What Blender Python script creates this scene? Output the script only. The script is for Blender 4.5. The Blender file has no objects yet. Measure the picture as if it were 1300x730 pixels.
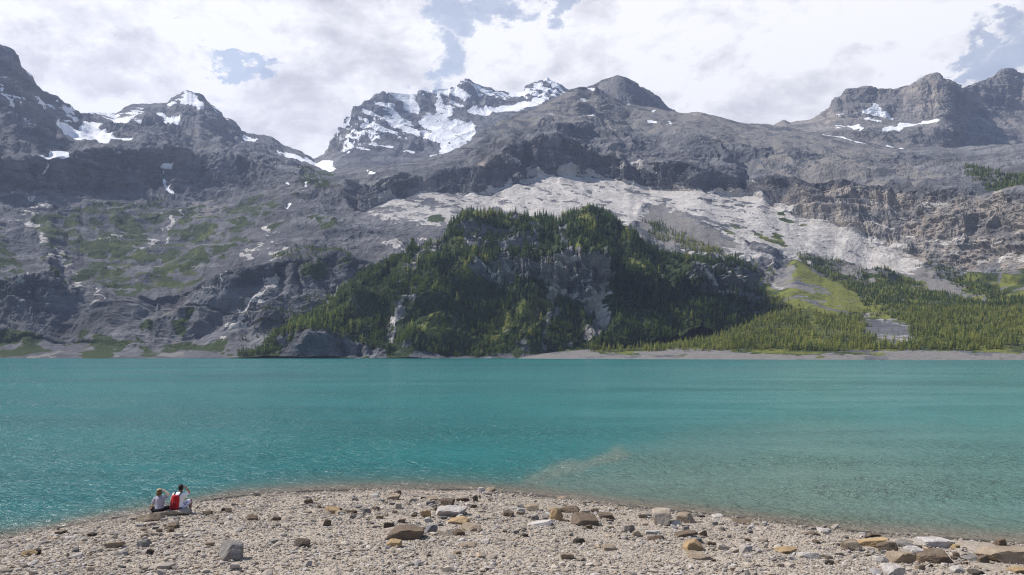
import bpy, bmesh, math, random
import numpy as np
from mathutils import Vector, Matrix, Euler

random.seed(7)
rng = np.random.default_rng(7)
scene = bpy.context.scene
COL = scene.collection

# ---------------------------------------------------------------- survey frame
# Theodolite readings taken from the standpoint: a bearing and a height reading
# (per mille of the distance ahead) plus the distance ahead Y, all in metres.
EYE = 5.8          # eye height over the lake
F = 1000.0         # per mille
def wx(px, Y): return (px - 650.0) / F * Y
def wz(py, Y): return EYE + (449.0 - py) / F * Y

SUN_AZ = math.radians(-77)     # clockwise from +Y
SUN_EL = math.radians(50)

def tag(o, label, cat=None, group=None, kind=None):
    o['label'] = label
    if cat: o['category'] = cat
    if group: o['group'] = group
    if kind: o['kind'] = kind
    return o

# ---------------------------------------------------------------- noise
_p = np.random.default_rng(11).permutation(256).astype(np.int32)
_perm = np.concatenate([_p, _p, _p])
_g = np.random.default_rng(12).normal(size=(256, 3)); _g /= np.linalg.norm(_g, axis=1)[:, None]
_g = _g.astype(np.float32)
def pnoise(x, y, z):
    x = np.asarray(x, np.float32); y = np.asarray(y, np.float32); z = np.asarray(z, np.float32)
    xf = np.floor(x); yf = np.floor(y); zf = np.floor(z)
    xi = xf.astype(np.int32) & 255; yi = yf.astype(np.int32) & 255; zi = zf.astype(np.int32) & 255
    x = x - xf; y = y - yf; z = z - zf
    u = x*x*x*(x*(x*6-15)+10); v = y*y*y*(y*(y*6-15)+10); w = z*z*z*(z*(z*6-15)+10)
    def gd(ix, iy, iz, dx, dy, dz):
        h = _perm[_perm[_perm[ix] + iy] + iz]
        g = _g[h]
        return g[..., 0]*dx + g[..., 1]*dy + g[..., 2]*dz
    x1 = (xi+1) & 255; y1 = (yi+1) & 255; z1 = (zi+1) & 255
    a = gd(xi, yi, zi, x, y, z); b = gd(x1, yi, zi, x-1, y, z)
    c = gd(xi, y1, zi, x, y-1, z); d = gd(x1, y1, zi, x-1, y-1, z)
    e = gd(xi, yi, z1, x, y, z-1); f = gd(x1, yi, z1, x-1, y, z-1)
    g = gd(xi, y1, z1, x, y-1, z-1); h = gd(x1, y1, z1, x-1, y-1, z-1)
    k0 = a+u*(b-a); k1 = c+u*(d-c); k2 = e+u*(f-e); k3 = g+u*(h-g)
    m0 = k0+v*(k1-k0); m1 = k2+v*(k3-k2)
    return 1.5*(m0+w*(m1-m0))
def fbm(x, y, z, octv=5, ridged=False, gain=.5):
    s = 0; a = 1.; t = 0
    for i in range(octv):
        n = pnoise(x*2.03**i+i*17.3, y*2.03**i-i*9.1, z*2.03**i+i*5.7)
        if ridged: n = 1-2*np.abs(n)*1.3
        s = s+a*n; t += a; a *= gain
    return s/t
def sstep(a, b, x):
    t = np.clip((x-a)/(b-a), 0, 1); return t*t*(3-2*t)
def blur1(a, n, axis):
    if n < 1: return a
    k = np.hanning(2*n+3)[1:-1]; k /= k.sum()
    pad = [(0, 0)]*a.ndim; pad[axis] = (n, n)
    b = np.pad(a, pad, mode='edge')
    return np.apply_along_axis(lambda m: np.convolve(m, k, 'valid'), axis, b)
def inpoly(px, py, poly):
    poly = np.asarray(poly, float)
    inside = np.zeros(px.shape, bool)
    x0, y0 = poly.min(0); x1, y1 = poly.max(0)
    box = (px >= x0) & (px <= x1) & (py >= y0) & (py <= y1)
    if not box.any(): return inside
    X = px[box]; Y = py[box]; r = np.zeros(X.shape, bool)
    j = len(poly)-1
    for i in range(len(poly)):
        xi, yi = poly[i]; xj, yj = poly[j]
        if yi != yj:
            c = ((yi > Y) != (yj > Y)) & (X < (xj-xi)*(Y-yi)/(yj-yi)+xi)
            r ^= c
        j = i
    inside[box] = r
    return inside
def polyline(px, py, pts, w):
    """soft band of half-width w round a polyline"""
    d = np.full(px.shape, 1e9)
    for (ax, ay), (bx, by) in zip(pts[:-1], pts[1:]):
        vx, vy = bx-ax, by-ay; L = vx*vx+vy*vy+1e-9
        t = np.clip(((px-ax)*vx+(py-ay)*vy)/L, 0, 1)
        d = np.minimum(d, np.hypot(px-ax-t*vx, py-ay-t*vy))
    return 1-sstep(w*.5, w, d)

# ---------------------------------------------------------------- mesh helpers
def mesh_np(name, V, Fq, mat=None, smooth=False):
    V = np.asarray(V, np.float32).reshape(-1, 3); Fq = np.asarray(Fq, np.int32)
    k = Fq.shape[1]; me = bpy.data.meshes.new(name)
    me.vertices.add(len(V)); me.vertices.foreach_set('co', V.ravel())
    me.loops.add(Fq.size); me.loops.foreach_set('vertex_index', Fq.ravel())
    me.polygons.add(len(Fq)); me.polygons.foreach_set('loop_start', np.arange(0, Fq.size, k, dtype=np.int32))
    me.polygons.foreach_set('use_smooth', np.full(len(Fq), smooth, bool))
    me.update(calc_edges=True)
    if mat: me.materials.append(mat)
    return me
def link(name, me, parent=None):
    o = bpy.data.objects.new(name, me); COL.objects.link(o)
    if parent is not None: o.parent = parent
    return o
def grid_faces(r, c):
    i = np.arange(r*c).reshape(r, c)
    return np.stack([i[:-1, :-1], i[:-1, 1:], i[1:, 1:], i[1:, :-1]], -1).reshape(-1, 4)
def attr_col(me, name, rgba):
    a = me.attributes.new(name, 'FLOAT_COLOR', 'POINT')
    d = np.ones((len(me.vertices), 4), np.float32); d[:, :rgba.shape[-1]] = rgba.reshape(-1, rgba.shape[-1])
    a.data.foreach_set('color', d.ravel())
def attr_f(me, name, v):
    a = me.attributes.new(name, 'FLOAT', 'POINT'); a.data.foreach_set('value', np.asarray(v, np.float32).ravel())

# ---------------------------------------------------------------- node helpers
def new_mat(name):
    m = bpy.data.materials.new(name); m.use_nodes = True
    nt = m.node_tree; nt.nodes.clear()
    return m, nt
def N(nt, typ, **kw):
    n = nt.nodes.new(typ)
    for k, v in kw.items():
        if k.startswith('i_'):
            n.inputs[k[2:].replace('_', ' ')].default_value = v
        else: setattr(n, k, v)
    return n
def noise_node(nt, vec, scale, detail=5, rough=.55, dist=0.):
    n = N(nt, 'ShaderNodeTexNoise'); n.inputs['Scale'].default_value = scale
    n.inputs['Detail'].default_value = detail; n.inputs['Roughness'].default_value = rough
    n.inputs['Distortion'].default_value = dist
    if vec is not None: nt.links.new(vec, n.inputs['Vector'])
    return n
def mathn(nt, op, a, b=None, c=None, clamp=False):
    n = N(nt, 'ShaderNodeMath', operation=op); n.use_clamp = clamp
    for i, v in enumerate((a, b, c)):
        if v is None: continue
        if isinstance(v, (int, float)): n.inputs[i].default_value = v
        else: nt.links.new(v, n.inputs[i])
    return n.outputs[0]
def mixc(nt, fac, a, b, blend='MIX'):
    n = N(nt, 'ShaderNodeMix', data_type='RGBA', blend_type=blend)
    if isinstance(fac, (int, float)): n.inputs[0].default_value = fac
    else: nt.links.new(fac, n.inputs[0])
    for i, v in ((6, a), (7, b)):
        if isinstance(v, tuple): n.inputs[i].default_value = (*v[:3], 1)
        else: nt.links.new(v, n.inputs[i])
    return n.outputs[2]
def ramp(nt, fac, stops):
    n = N(nt, 'ShaderNodeValToRGB'); e = n.color_ramp.elements
    while len(e) < len(stops): e.new(.5)
    for s, (p, c) in zip(e, stops):
        s.position = p; s.color = (*c, 1) if len(c) == 3 else c
    nt.links.new(fac, n.inputs[0]); return n.outputs[0]
def mapr(nt, v, a, b, c=0., d=1., smooth=True):
    n = N(nt, 'ShaderNodeMapRange'); n.interpolation_type = 'SMOOTHSTEP' if smooth else 'LINEAR'
    nt.links.new(v, n.inputs[0])
    for i, k in zip((1, 2, 3, 4), (a, b, c, d)): n.inputs[i].default_value = k
    return n.outputs[0]
def finish(nt, col, rough=.9, bump=None, bdist=1., bstr=1., spec=.2, extra=None):
    b = N(nt, 'ShaderNodeBsdfPrincipled'); o = N(nt, 'ShaderNodeOutputMaterial')
    if isinstance(col, tuple): b.inputs['Base Color'].default_value = (*col, 1)
    else: nt.links.new(col, b.inputs['Base Color'])
    if isinstance(rough, (int, float)): b.inputs['Roughness'].default_value = rough
    else: nt.links.new(rough, b.inputs['Roughness'])
    b.inputs['Specular IOR Level'].default_value = spec
    if bump is not None:
        bn = N(nt, 'ShaderNodeBump'); bn.inputs['Distance'].default_value = bdist; bn.inputs['Strength'].default_value = bstr
        nt.links.new(bump, bn.inputs['Height']); nt.links.new(bn.outputs[0], b.inputs['Normal'])
    nt.links.new((extra or b).outputs[0], o.inputs[0])
    return b
def simple_mat(name, col, rough=.85, var=.25, scale=30., spec=.2, bump=.0):
    m, nt = new_mat(name); tc = N(nt, 'ShaderNodeTexCoord')
    n = noise_node(nt, tc.outputs['Object'], scale, 4)
    c = mixc(nt, n.outputs[0], tuple(v*(1-var) for v in col), tuple(min(1, v*(1+var)) for v in col))
    finish(nt, c, rough, n.outputs[0] if bump else None, bump or 1, 1, spec)
    return m

# ---------------------------------------------------------------- mountain material
def mountain_mat(name, rock_lo, rock_hi, warm, band_scale=.02, tex=1.0):
    """limestone with horizontal beds; meadow, snow, polished slab and scree where the survey maps them"""
    m, nt = new_mat(name); tc = N(nt, 'ShaderNodeTexCoord'); vec = tc.outputs['Object']
    A = N(nt, 'ShaderNodeAttribute', attribute_name='cover'); B = N(nt, 'ShaderNodeAttribute', attribute_name='stone')
    sa = N(nt, 'ShaderNodeSeparateColor'); nt.links.new(A.outputs['Color'], sa.inputs[0])
    sb = N(nt, 'ShaderNodeSeparateColor'); nt.links.new(B.outputs['Color'], sb.inputs[0])
    n_big = noise_node(nt, vec, .006*tex, 6, .6).outputs[0]
    n_mid = noise_node(nt, vec, .03*tex, 8, .65).outputs[0]
    n_fin = noise_node(nt, vec, .12*tex, 6, .7).outputs[0]
    mp = N(nt, 'ShaderNodeMapping'); mp.inputs['Scale'].default_value = (.08, .08, 1.6); mp.inputs['Rotation'].default_value = (0, math.radians(7), 0)
    nt.links.new(vec, mp.inputs[0])
    beds = noise_node(nt, mp.outputs[0], band_scale, 7, .7, .6).outputs[0]
    mg = N(nt, 'ShaderNodeMapping'); mg.inputs['Scale'].default_value = (1.4, 1.4, .12); nt.links.new(vec, mg.inputs[0])
    streak = noise_node(nt, mg.outputs[0], .02*tex, 6, .65).outputs[0]
    rock = mixc(nt, mapr(nt, n_mid, .3, .7), rock_lo, rock_hi)
    rock = mixc(nt, mapr(nt, beds, .42, .58), mixc(nt, .7, rock, rock_lo), mixc(nt, .35, rock, rock_hi))
    rock = mixc(nt, mathn(nt, 'MULTIPLY', mapr(nt, streak, .5, .72), .45), rock, (rock_lo[0]*.62, rock_lo[1]*.62, rock_lo[2]*.66))
    rock = mixc(nt, mathn(nt, 'MULTIPLY', mapr(nt, n_big, .5, .75), .55), rock, warm)
    # mapped dark streaks and warm breaks; on the wall partly painted shade and sunlight
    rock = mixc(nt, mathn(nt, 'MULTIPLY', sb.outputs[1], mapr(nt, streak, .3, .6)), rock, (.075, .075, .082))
    rock = mixc(nt, mathn(nt, 'MULTIPLY', sb.outputs[2], mapr(nt, n_mid, .3, .6)), rock, (.345, .30, .258))
    # scree
    scree = mixc(nt, n_fin, (.15, .142, .136), (.26, .245, .23))
    c = mixc(nt, mapr(nt, mathn(nt, 'ADD', sb.outputs[0], mathn(nt, 'MULTIPLY', mathn(nt, 'SUBTRACT', n_fin, .5), .8)), .35, .65), rock, scree)
    # polished pale slab
    slab = mixc(nt, mapr(nt, n_mid, .3, .7), (.39, .365, .34), (.58, .545, .51))
    slab = mixc(nt, mathn(nt, 'MULTIPLY', mapr(nt, n_fin, .52, .62), .7), slab, (.27, .255, .245))
    c = mixc(nt, mapr(nt, mathn(nt, 'ADD', sa.outputs[2], mathn(nt, 'MULTIPLY', mathn(nt, 'SUBTRACT', n_fin, .5), .9)), .35, .65), c, slab)
    # meadow
    G = N(nt, 'ShaderNodeAttribute', attribute_name='meadow_tone')
    gr = mixc(nt, n_mid, (.026, .040, .018), (.062, .082, .032))
    gr = mixc(nt, G.outputs['Fac'], gr, mixc(nt, n_fin, (.12, .135, .03), (.22, .225, .06)))
    gf = mapr(nt, mathn(nt, 'ADD', sa.outputs[1], mathn(nt, 'MULTIPLY', mathn(nt, 'SUBTRACT', n_mid, .5), 1.3)), .35, .7)
    c = mixc(nt, gf, c, gr)
    sf = mapr(nt, mathn(nt, 'ADD', sa.outputs[0], mathn(nt, 'MULTIPLY', mathn(nt, 'SUBTRACT', n_fin, .5), .6)), .42, .58)
    c = mixc(nt, sf, c, mixc(nt, n_mid, (.70, .71, .74), (.84, .84, .85)))
    h = mathn(nt, 'ADD', mathn(nt, 'MULTIPLY', n_mid, 1.), mathn(nt, 'ADD', mathn(nt, 'MULTIPLY', beds, .7), mathn(nt, 'MULTIPLY', n_fin, .35)))
    h = mathn(nt, 'MULTIPLY', h, mathn(nt, 'SUBTRACT', 1., mathn(nt, 'MULTIPLY', sf, .85)))
    finish(nt, c, .95, h, 9./tex, .8, .1)
    return m

M_WALL = mountain_mat('limestone_wall', (.078, .082, .094), (.218, .217, .224), (.205, .192, .182))
M_FAR = mountain_mat('high_limestone', (.085, .088, .100), (.205, .205, .215), (.20, .188, .18), .012, .5)
M_WARM = mountain_mat('warm_limestone', (.15, .142, .138), (.30, .28, .26), (.30, .25, .21), .012, .5)

# ---------------------------------------------------------------- terrain sheets
XS = np.concatenate([np.arange(-420, -24, 9.), np.arange(-24, 1325, 1.), np.arange(1325, 1741, 9.)])
def resample(row, sm, wob=0.):
    r = np.array(row, float); r = r[np.argsort(r[:, 0])]
    u = np.arange(XS[0]-30, XS[-1]+31, 1.)
    py = np.interp(u, r[:, 0], r[:, 1]); Y = np.interp(u, r[:, 0], r[:, 2])
    if sm:
        k = np.hanning(2*sm+3)[1:-1]; k /= k.sum()
        py = np.convolve(np.pad(py, sm, 'edge'), k, 'valid')
    k = np.hanning(43)[1:-1]; k /= k.sum()
    Y = np.convolve(np.pad(Y, 20, 'edge'), k, 'valid')
    if sm == 1:
        py = py-1.1*fbm(u/9., 0*u+len(row), 0*u+1.7, 4, True, .6)*sstep(380, 330, u)-.3*fbm(u/8., 0*u+len(row), 0*u+4.7, 4, True, .6)*sstep(990, 1010, u)+.5
    if wob:
        q = 3.3*len(row)+r[3, 1]*.37
        a = wob*(1+.9*sstep(420, 250, u))
        py = py+a*fbm(u/75+q, 0*u+q, 0*u, 4)*2.2; Y = Y*(1+.02*fbm(u/110-q, 0*u+q, 0*u+5, 3)*2)
    return np.interp(XS, u, py), np.interp(XS, u, Y)

def sheet(rows, smooth, xr, step=1.0, steps=None, wob=None):
    """rows: bottom to top; returns px,py,Y grids"""
    sel = (XS >= xr[0]) & (XS <= xr[1]); xs = XS[sel]
    P = []; Q = []
    R = [resample(r, s, w) for r, s, w in zip(rows, smooth, wob or [0]*len(rows))]
    for k in range(len(R)-1):
        (p0, y0), (p1, y1) = R[k], R[k+1]
        p0, y0, p1, y1 = p0[sel], y0[sel], p1[sel], y1[sel]
        gap = np.percentile(np.abs(p1-p0), 92)
        n = max(4, int(gap/step)) if not steps or steps[k] is None else steps[k]
        last = k == len(R)-2
        for i in range(n+(1 if last else 0)):
            t = i/n
            P.append(p0+(p1-p0)*t); Q.append(y0+(y1-y0)*t)
    py = np.array(P); Y = np.array(Q)
    px = np.broadcast_to(xs, py.shape).copy()
    return px, py, Y

def sheet_xyz(px, py, Y):
    return np.stack([wx(px, Y), Y, wz(py, Y)], -1)
def normals(V):
    du = np.gradient(V, axis=1); dv = np.gradient(V, axis=0)
    n = np.cross(du, dv); n /= np.linalg.norm(n, axis=-1)[..., None]+1e-9
    return n

GULLY = [None]
def rock_disp(V, amp, scale=1.0, groove=1.0, strata=1.0, dip=.10, soft=None, seed=0., gul=1.):
    X, Y, Z = V[..., 0]+seed, V[..., 1], V[..., 2]
    n = normals(V)
    ns = np.stack([blur1(blur1(n[..., i], 4, 0), 4, 1) for i in range(3)], -1)
    ns /= np.linalg.norm(ns, axis=-1)[..., None]+1e-9
    ns[ns[..., 1] > 0.2] *= 1
    steep = sstep(.15, .75, 1-np.abs(ns[..., 2]))
    s = 1./(240.*scale)
    w = fbm(X*s*.7, Y*s*.7, Z*s*.7+3, 3)*.6
    big = fbm(X*s+w, Y*s*.8, Z*s*.8+w, 6, True, .52)
    gr = fbm(X/(34*scale)+w*2, Y/(60*scale), Z/(210*scale), 5, True, .6)
    zz = Z+dip*X+w*45*scale+fbm(X/70/scale, Y/70/scale, Z/50/scale, 4)*11*scale
    hard = np.random.default_rng(3).random(4096)
    st = 0
    for L, a in ((46., .40), (19., .36), (7.5, .34)):
        u = zz/(L*scale)+500.37; f = u-np.floor(u)
        hd = hard[(np.floor(u).astype(int)*7+int(L)) % 4096]*1.3+.15
        md = np.clip(.75+1.1*pnoise(X/(5*L*scale), Y/(6*L*scale), zz/(2*L*scale)+L), .1, 1.6)
        st = st+a*L*hd*md*(f*(1-sstep(.82, 1., f))-.36)
    gentle = sstep(.03, .22, 1-np.abs(ns[..., 2]))
    fine = fbm(X/(26*scale), Y/(26*scale), Z/(20*scale), 5, True, .68)-.2
    gq = fbm(X/(150*scale)+w*1.6, Y/(420*scale), Z/(620*scale), 3, True, .55)
    gully = sstep(.38, .85, gq)
    GULLY[0] = gully
    d = -gully*26*scale*gentle*gul+(big-.25)*54*scale+steep*gr*24*scale*groove+gentle*st*1.4*scale*strata+fine*(2.5+4.5*steep)*scale
    d = d*amp
    if soft is not None: d = d*soft
    return ns, d, steep

def unoise(X, Y, Z, octv=6):
    """noise spread evenly over 0..1"""
    n = fbm(X, Y, Z, octv, False, .62)
    q = np.quantile(n[::3, ::3], np.linspace(0, 1, 65))
    return np.interp(n, q, np.linspace(0, 1, 65))
RAG = {'grass': (8, 50, 1.8, .22), 'pale': (8, 34, 2.2, .2), 'scree': (7, 45, 1., .25), 'snow': (2, 55, 2.4, .2), 'dark': (9, 60, .6, .5), 'warm': (10, 60, 1., .5), 'tone': (7, 40, 1., .5)}
def masks(px, py, wob, defs, V, sc=1., dip=.1):
    """defs: (what, how much of it, outline) or (what, how much, ('line', points, width))"""
    X, Y, Z = V[..., 0], V[..., 1], V[..., 2]
    k = 55*sc
    ox = fbm(X/k, Y/k, Z/k, 5)*wob; oy = fbm(X/k+31, Y/k, Z/k+11, 5)*wob*.8
    area, lines, cuts = {}, {}, []
    for ch, val, poly in defs:
        isl = isinstance(poly, tuple) and poly[0] == 'line'
        f = min(1., 7./wob) if ch == 'snow' else 1.
        b = polyline(px+ox*f, py+oy*f, poly[1], poly[2]) if isl else inpoly(px+ox*f, py+oy*f, poly)*1.
        if val < 0:
            cuts.append((ch, b*(-val), 2 if isl else 4)); continue
        t = lines if isl else area
        t[ch] = np.maximum(t.get(ch, 0.), b*val)
    out = {}
    for ch in set(area) | set(lines):
        n, lam, flat, edge = RAG[ch]
        a = area.get(ch, np.zeros(px.shape))
        a = soften(a, n)
        for c2, b, m in cuts:
            if c2 == ch: a = a*(1-soften(b, m))
        zz = (Z+dip*X)*flat
        if ch == 'pale':
            u = unoise((X*.88-Z*.48)/(240*sc), (X*.48+Z*.88)/(30*sc), Y/(160*sc))*.62+unoise(X/(26*sc), Y/(26*sc), Z/(11*sc))*.38
            q = np.quantile(u[::3, ::3], np.linspace(0, 1, 65)); u = np.interp(u, q, np.linspace(0, 1, 65))
        else: u = unoise(X/(lam*sc), Y/(lam*sc), zz/(lam*sc)+len(ch))
        f = sstep(-edge, edge, a-(.03+.94*u))*sstep(.0, .1, a)
        if ch in lines:
            l = lines[ch]*np.clip(.35+1.1*u, 0, 1)
            for c2, b, m in cuts:
                if c2 == ch: l = l*(1-soften(b, m))
            f = np.maximum(f, l)
        out[ch] = f
    return out
def soften(a, n=2): return blur1(blur1(a, n, 0), n, 1)
def put_cover(me, c, shape):
    z = np.zeros(shape)
    g = lambda k: c.get(k, z)
    attr_col(me, 'cover', np.stack([g('snow'), g('grass'), g('pale')], -1))
    attr_col(me, 'stone', np.stack([g('scree'), g('dark'), g('warm')], -1))
    attr_f(me, 'meadow_tone', g('tone'))

# ---- main wall: shore to the first crest, over the whole width
A_ = [(-420,455,967),(650,455,967),(700,455.5,890),(1000,456.6,770),(1300,457,725),(1740,457,725)]
B_ = [(-420,448.5,1000),(300,448.5,1000),(650,450,1000),(720,447,960),(1000,446.5,850),(1300,445,800),(1740,445,800)]
C_ = [(-420,434,1050),(0,436,1045),(100,438,1045),(200,434,1050),(300,424,1080),(400,420,1100),(500,430,1100),(650,430,1150),(760,430,1150),(840,428,1120),(900,415,1150),(960,400,1180),(1020,400,1159),(1100,405,1130),(1200,408,1055),(1300,410,980),(1740,405,800)]
D_ = [(-420,340,1150),(0,348,1150),(60,352,1150),(100,372,1150),(150,384,1150),(210,378,1160),(260,360,1160),(300,345,1160),(340,335,1180),(400,330,1230),(450,325,1320),(540,312,1400),(600,302,1420),(700,300,1450),(800,305,1450),(860,312,1420),(900,332,1380),(950,352,1400),(980,352,1430),(1010,331,1450),(1040,345,1440),(1100,362,1420),(1170,372,1380),(1250,380,1288),(1300,380,1230),(1740,370,900)]
E_ = [(-420,290,1700),(0,290,1700),(100,282,1800),(200,282,1900),(260,272,1900),(330,290,1600),(400,285,1600),(460,290,1580),(520,288,1580),(560,288,1550),(620,290,1550),(700,284,1560),(780,287,1560),(835,292,1540),(870,300,1540),(920,316,1520),(1000,322,1560),(1060,338,1560),(1120,345,1544),(1170,348,1530),(1200,352,1482),(1300,360,1320),(1740,350,960)]
F_ = [(-420,250,2100),(0,250,2100),(60,242,2150),(100,240,2200),(200,245,2200),(260,234,2200),(300,236,2100),(350,245,2000),(400,250,1950),(440,255,1850),(460,270,1720),(500,250,1850),(560,246,1900),(620,248,1900),(650,236,1950),(700,226,2050),(740,222,2100),(790,235,2050),(850,242,2000),(890,243,1950),(930,250,1950),(960,255,1900),(1000,274,1800),(1060,291,1730),(1120,313,1654),(1170,332,1590),(1200,345,1540),(1300,358,1375),(1740,345,1000)]
G_ = [(-420,200,2220),(0,206,2220),(60,200,2260),(100,192,2320),(170,192,2320),(200,196,2330),(250,200,2300),(300,202,2280),(340,207,2200),(380,226,2150),(420,233,2050),(460,229,1800),(540,223,1915),(560,221,1925),(600,216,1950),(620,206,1970),(650,181,2030),(700,172,2110),(740,181,2130),(760,191,2110),(800,205,2060),(830,204,2035),(880,211,1985),(930,229,1965),(945,244,1955),(962,232,1960),(1000,222,1890),(1050,227,1815),(1100,230,1749),(1150,233,1685),(1200,238,1609),(1250,245,1525),(1300,246,1440),(1740,230,1060)]
G2_ = [(-420,120,2750),(0,140,2750),(60,165,2800),(70,166,2850),(100,168,2880),(130,168,2900),(165,166,2950),(200,165,3000),(250,165,2950),(300,186,2950),(340,192,3000),(390,208,2900),(420,223,2350),(460,219,2150),(520,214,2150),(565,206,2120),(600,198,2150),(650,166,2250),(700,146,2400),(740,146,2450),(800,165,2400),(850,172,2400),(900,178,2350),(960,191,2300),(1000,196,2260),(1050,201,2210),(1100,208,2149),(1150,213,2085),(1200,216,2000),(1250,218,1900),(1300,215,1800),(1740,205,1400)]
H_ = [(-420,10,3000),(-200,40,3000),(-60,30,3050),(-20,48,3080),(0,55,3100),(10,62,3100),(20,72,3120),(24,86,3150),(33,92,3150),(38,99,3150),(44,104,3160),(50,111,3180),(60,119,3200),(70,124,3200),(80,130,3220),(90,133,3230),(98,139,3250),(104,144,3280),(110,143,3300),(130,143,3400),(147,143,3500),(155,138,3530),(165,136,3550),(175,134,3550),(185,133,3550),(197,132,3520),(205,131,3500),(212,130,3500),(218,124,3500),(226,119,3500),(237,114,3500),(246,116,3500),(255,117,3500),(262,123,3500),(272,131,3500),(280,139,3500),(286,149,3500),(292,149,3500),(300,155,3500),(306,166,3520),(312,169,3550),(325,172,3600),(338,173,3600),(345,174,3600),(352,179,3600),(362,186,3600),(375,190,3600),(388,197,3600),(394,201,3600),(400,207,3500),(412,212,2700),(440,214,2500),(480,212,2400),(520,209,2300),(565,198,2250),(580,192,2270),(600,178,2300),(620,163,2350),(640,153,2380),(650,148,2400),(665,142,2450),(680,136,2500),(695,129,2550),(710,121,2600),(725,114,2650),(735,112,2650),(745,113,2700),(757,111,2700),(765,117,2700),(775,122,2700),(800,131,2750),(830,137,2750),(850,141,2750),(885,142,2700),(910,148,2700),(950,156,2700),(975,158,2700),(1000,161,2650),(1050,169,2600),(1090,176,2560),(1115,184,2529),(1150,189,2487),(1180,188,2450),(1230,187,2367),(1300,185,2250),(1740,170,1800)]
I_ = [(x, y+12, Y+260) for x, y, Y in H_]
J_ = [(x, y+120, Y+700) for x, y, Y in H_]
px, py, Yg = sheet([A_, B_, C_, D_, E_, F_, G_, G2_, H_, I_, J_], [6, 6, 14, 10, 10, 8, 5, 8, 1, 2, 6], (-420, 1740), 1.0, [8, None, None, None, None, None, None, None, None, 10, 8], [0, 0, 2, 4, 4, 4, 5, 5, 0, 0, 0])
Yg = Yg*(1-.26*sstep(340, -60, px)*sstep(420, 150, py))   # the left flank swings round towards the near side of the lake
V0 = sheet_xyz(px, py, Yg)
SLAB_L = [(462,268),(490,250),(560,246),(600,250),(622,240),(645,246),(640,262),(600,277),(575,292),(540,288),(505,281)]
SLAB_R = [(606,246),(650,229),(690,220),(740,216),(800,232),(900,243),(960,250),(1010,271),(1060,285),(1120,308),(1176,334),(1160,347),(1100,345),(1050,334),(1000,322),(950,305),(905,292),(850,262),(812,262),(800,292),(700,284),(650,275)]
SLAB_R2 = [(828,300),(850,310),(900,318),(960,322),(990,332),(985,350),(950,348),(905,330),(880,345),(860,330)]
CONE = [(806,293),(812,268),(822,262),(838,262),(890,286),(950,312),(975,322),(950,328),(900,318),(850,308)]
DELTA = [(690,449),(760,438),(850,424),(900,398),(960,366),(985,362),(1006,326),(1030,336),(1100,362),(1180,350),(1300,362),(1740,360),(1740,450),(690,450)]
TURF = [(30,285),(90,262),(140,258),(190,252),(230,266),(290,255),(325,264),(312,305),(265,328),(237,380),(170,378),(128,370),(100,372),(60,330)]
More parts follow.
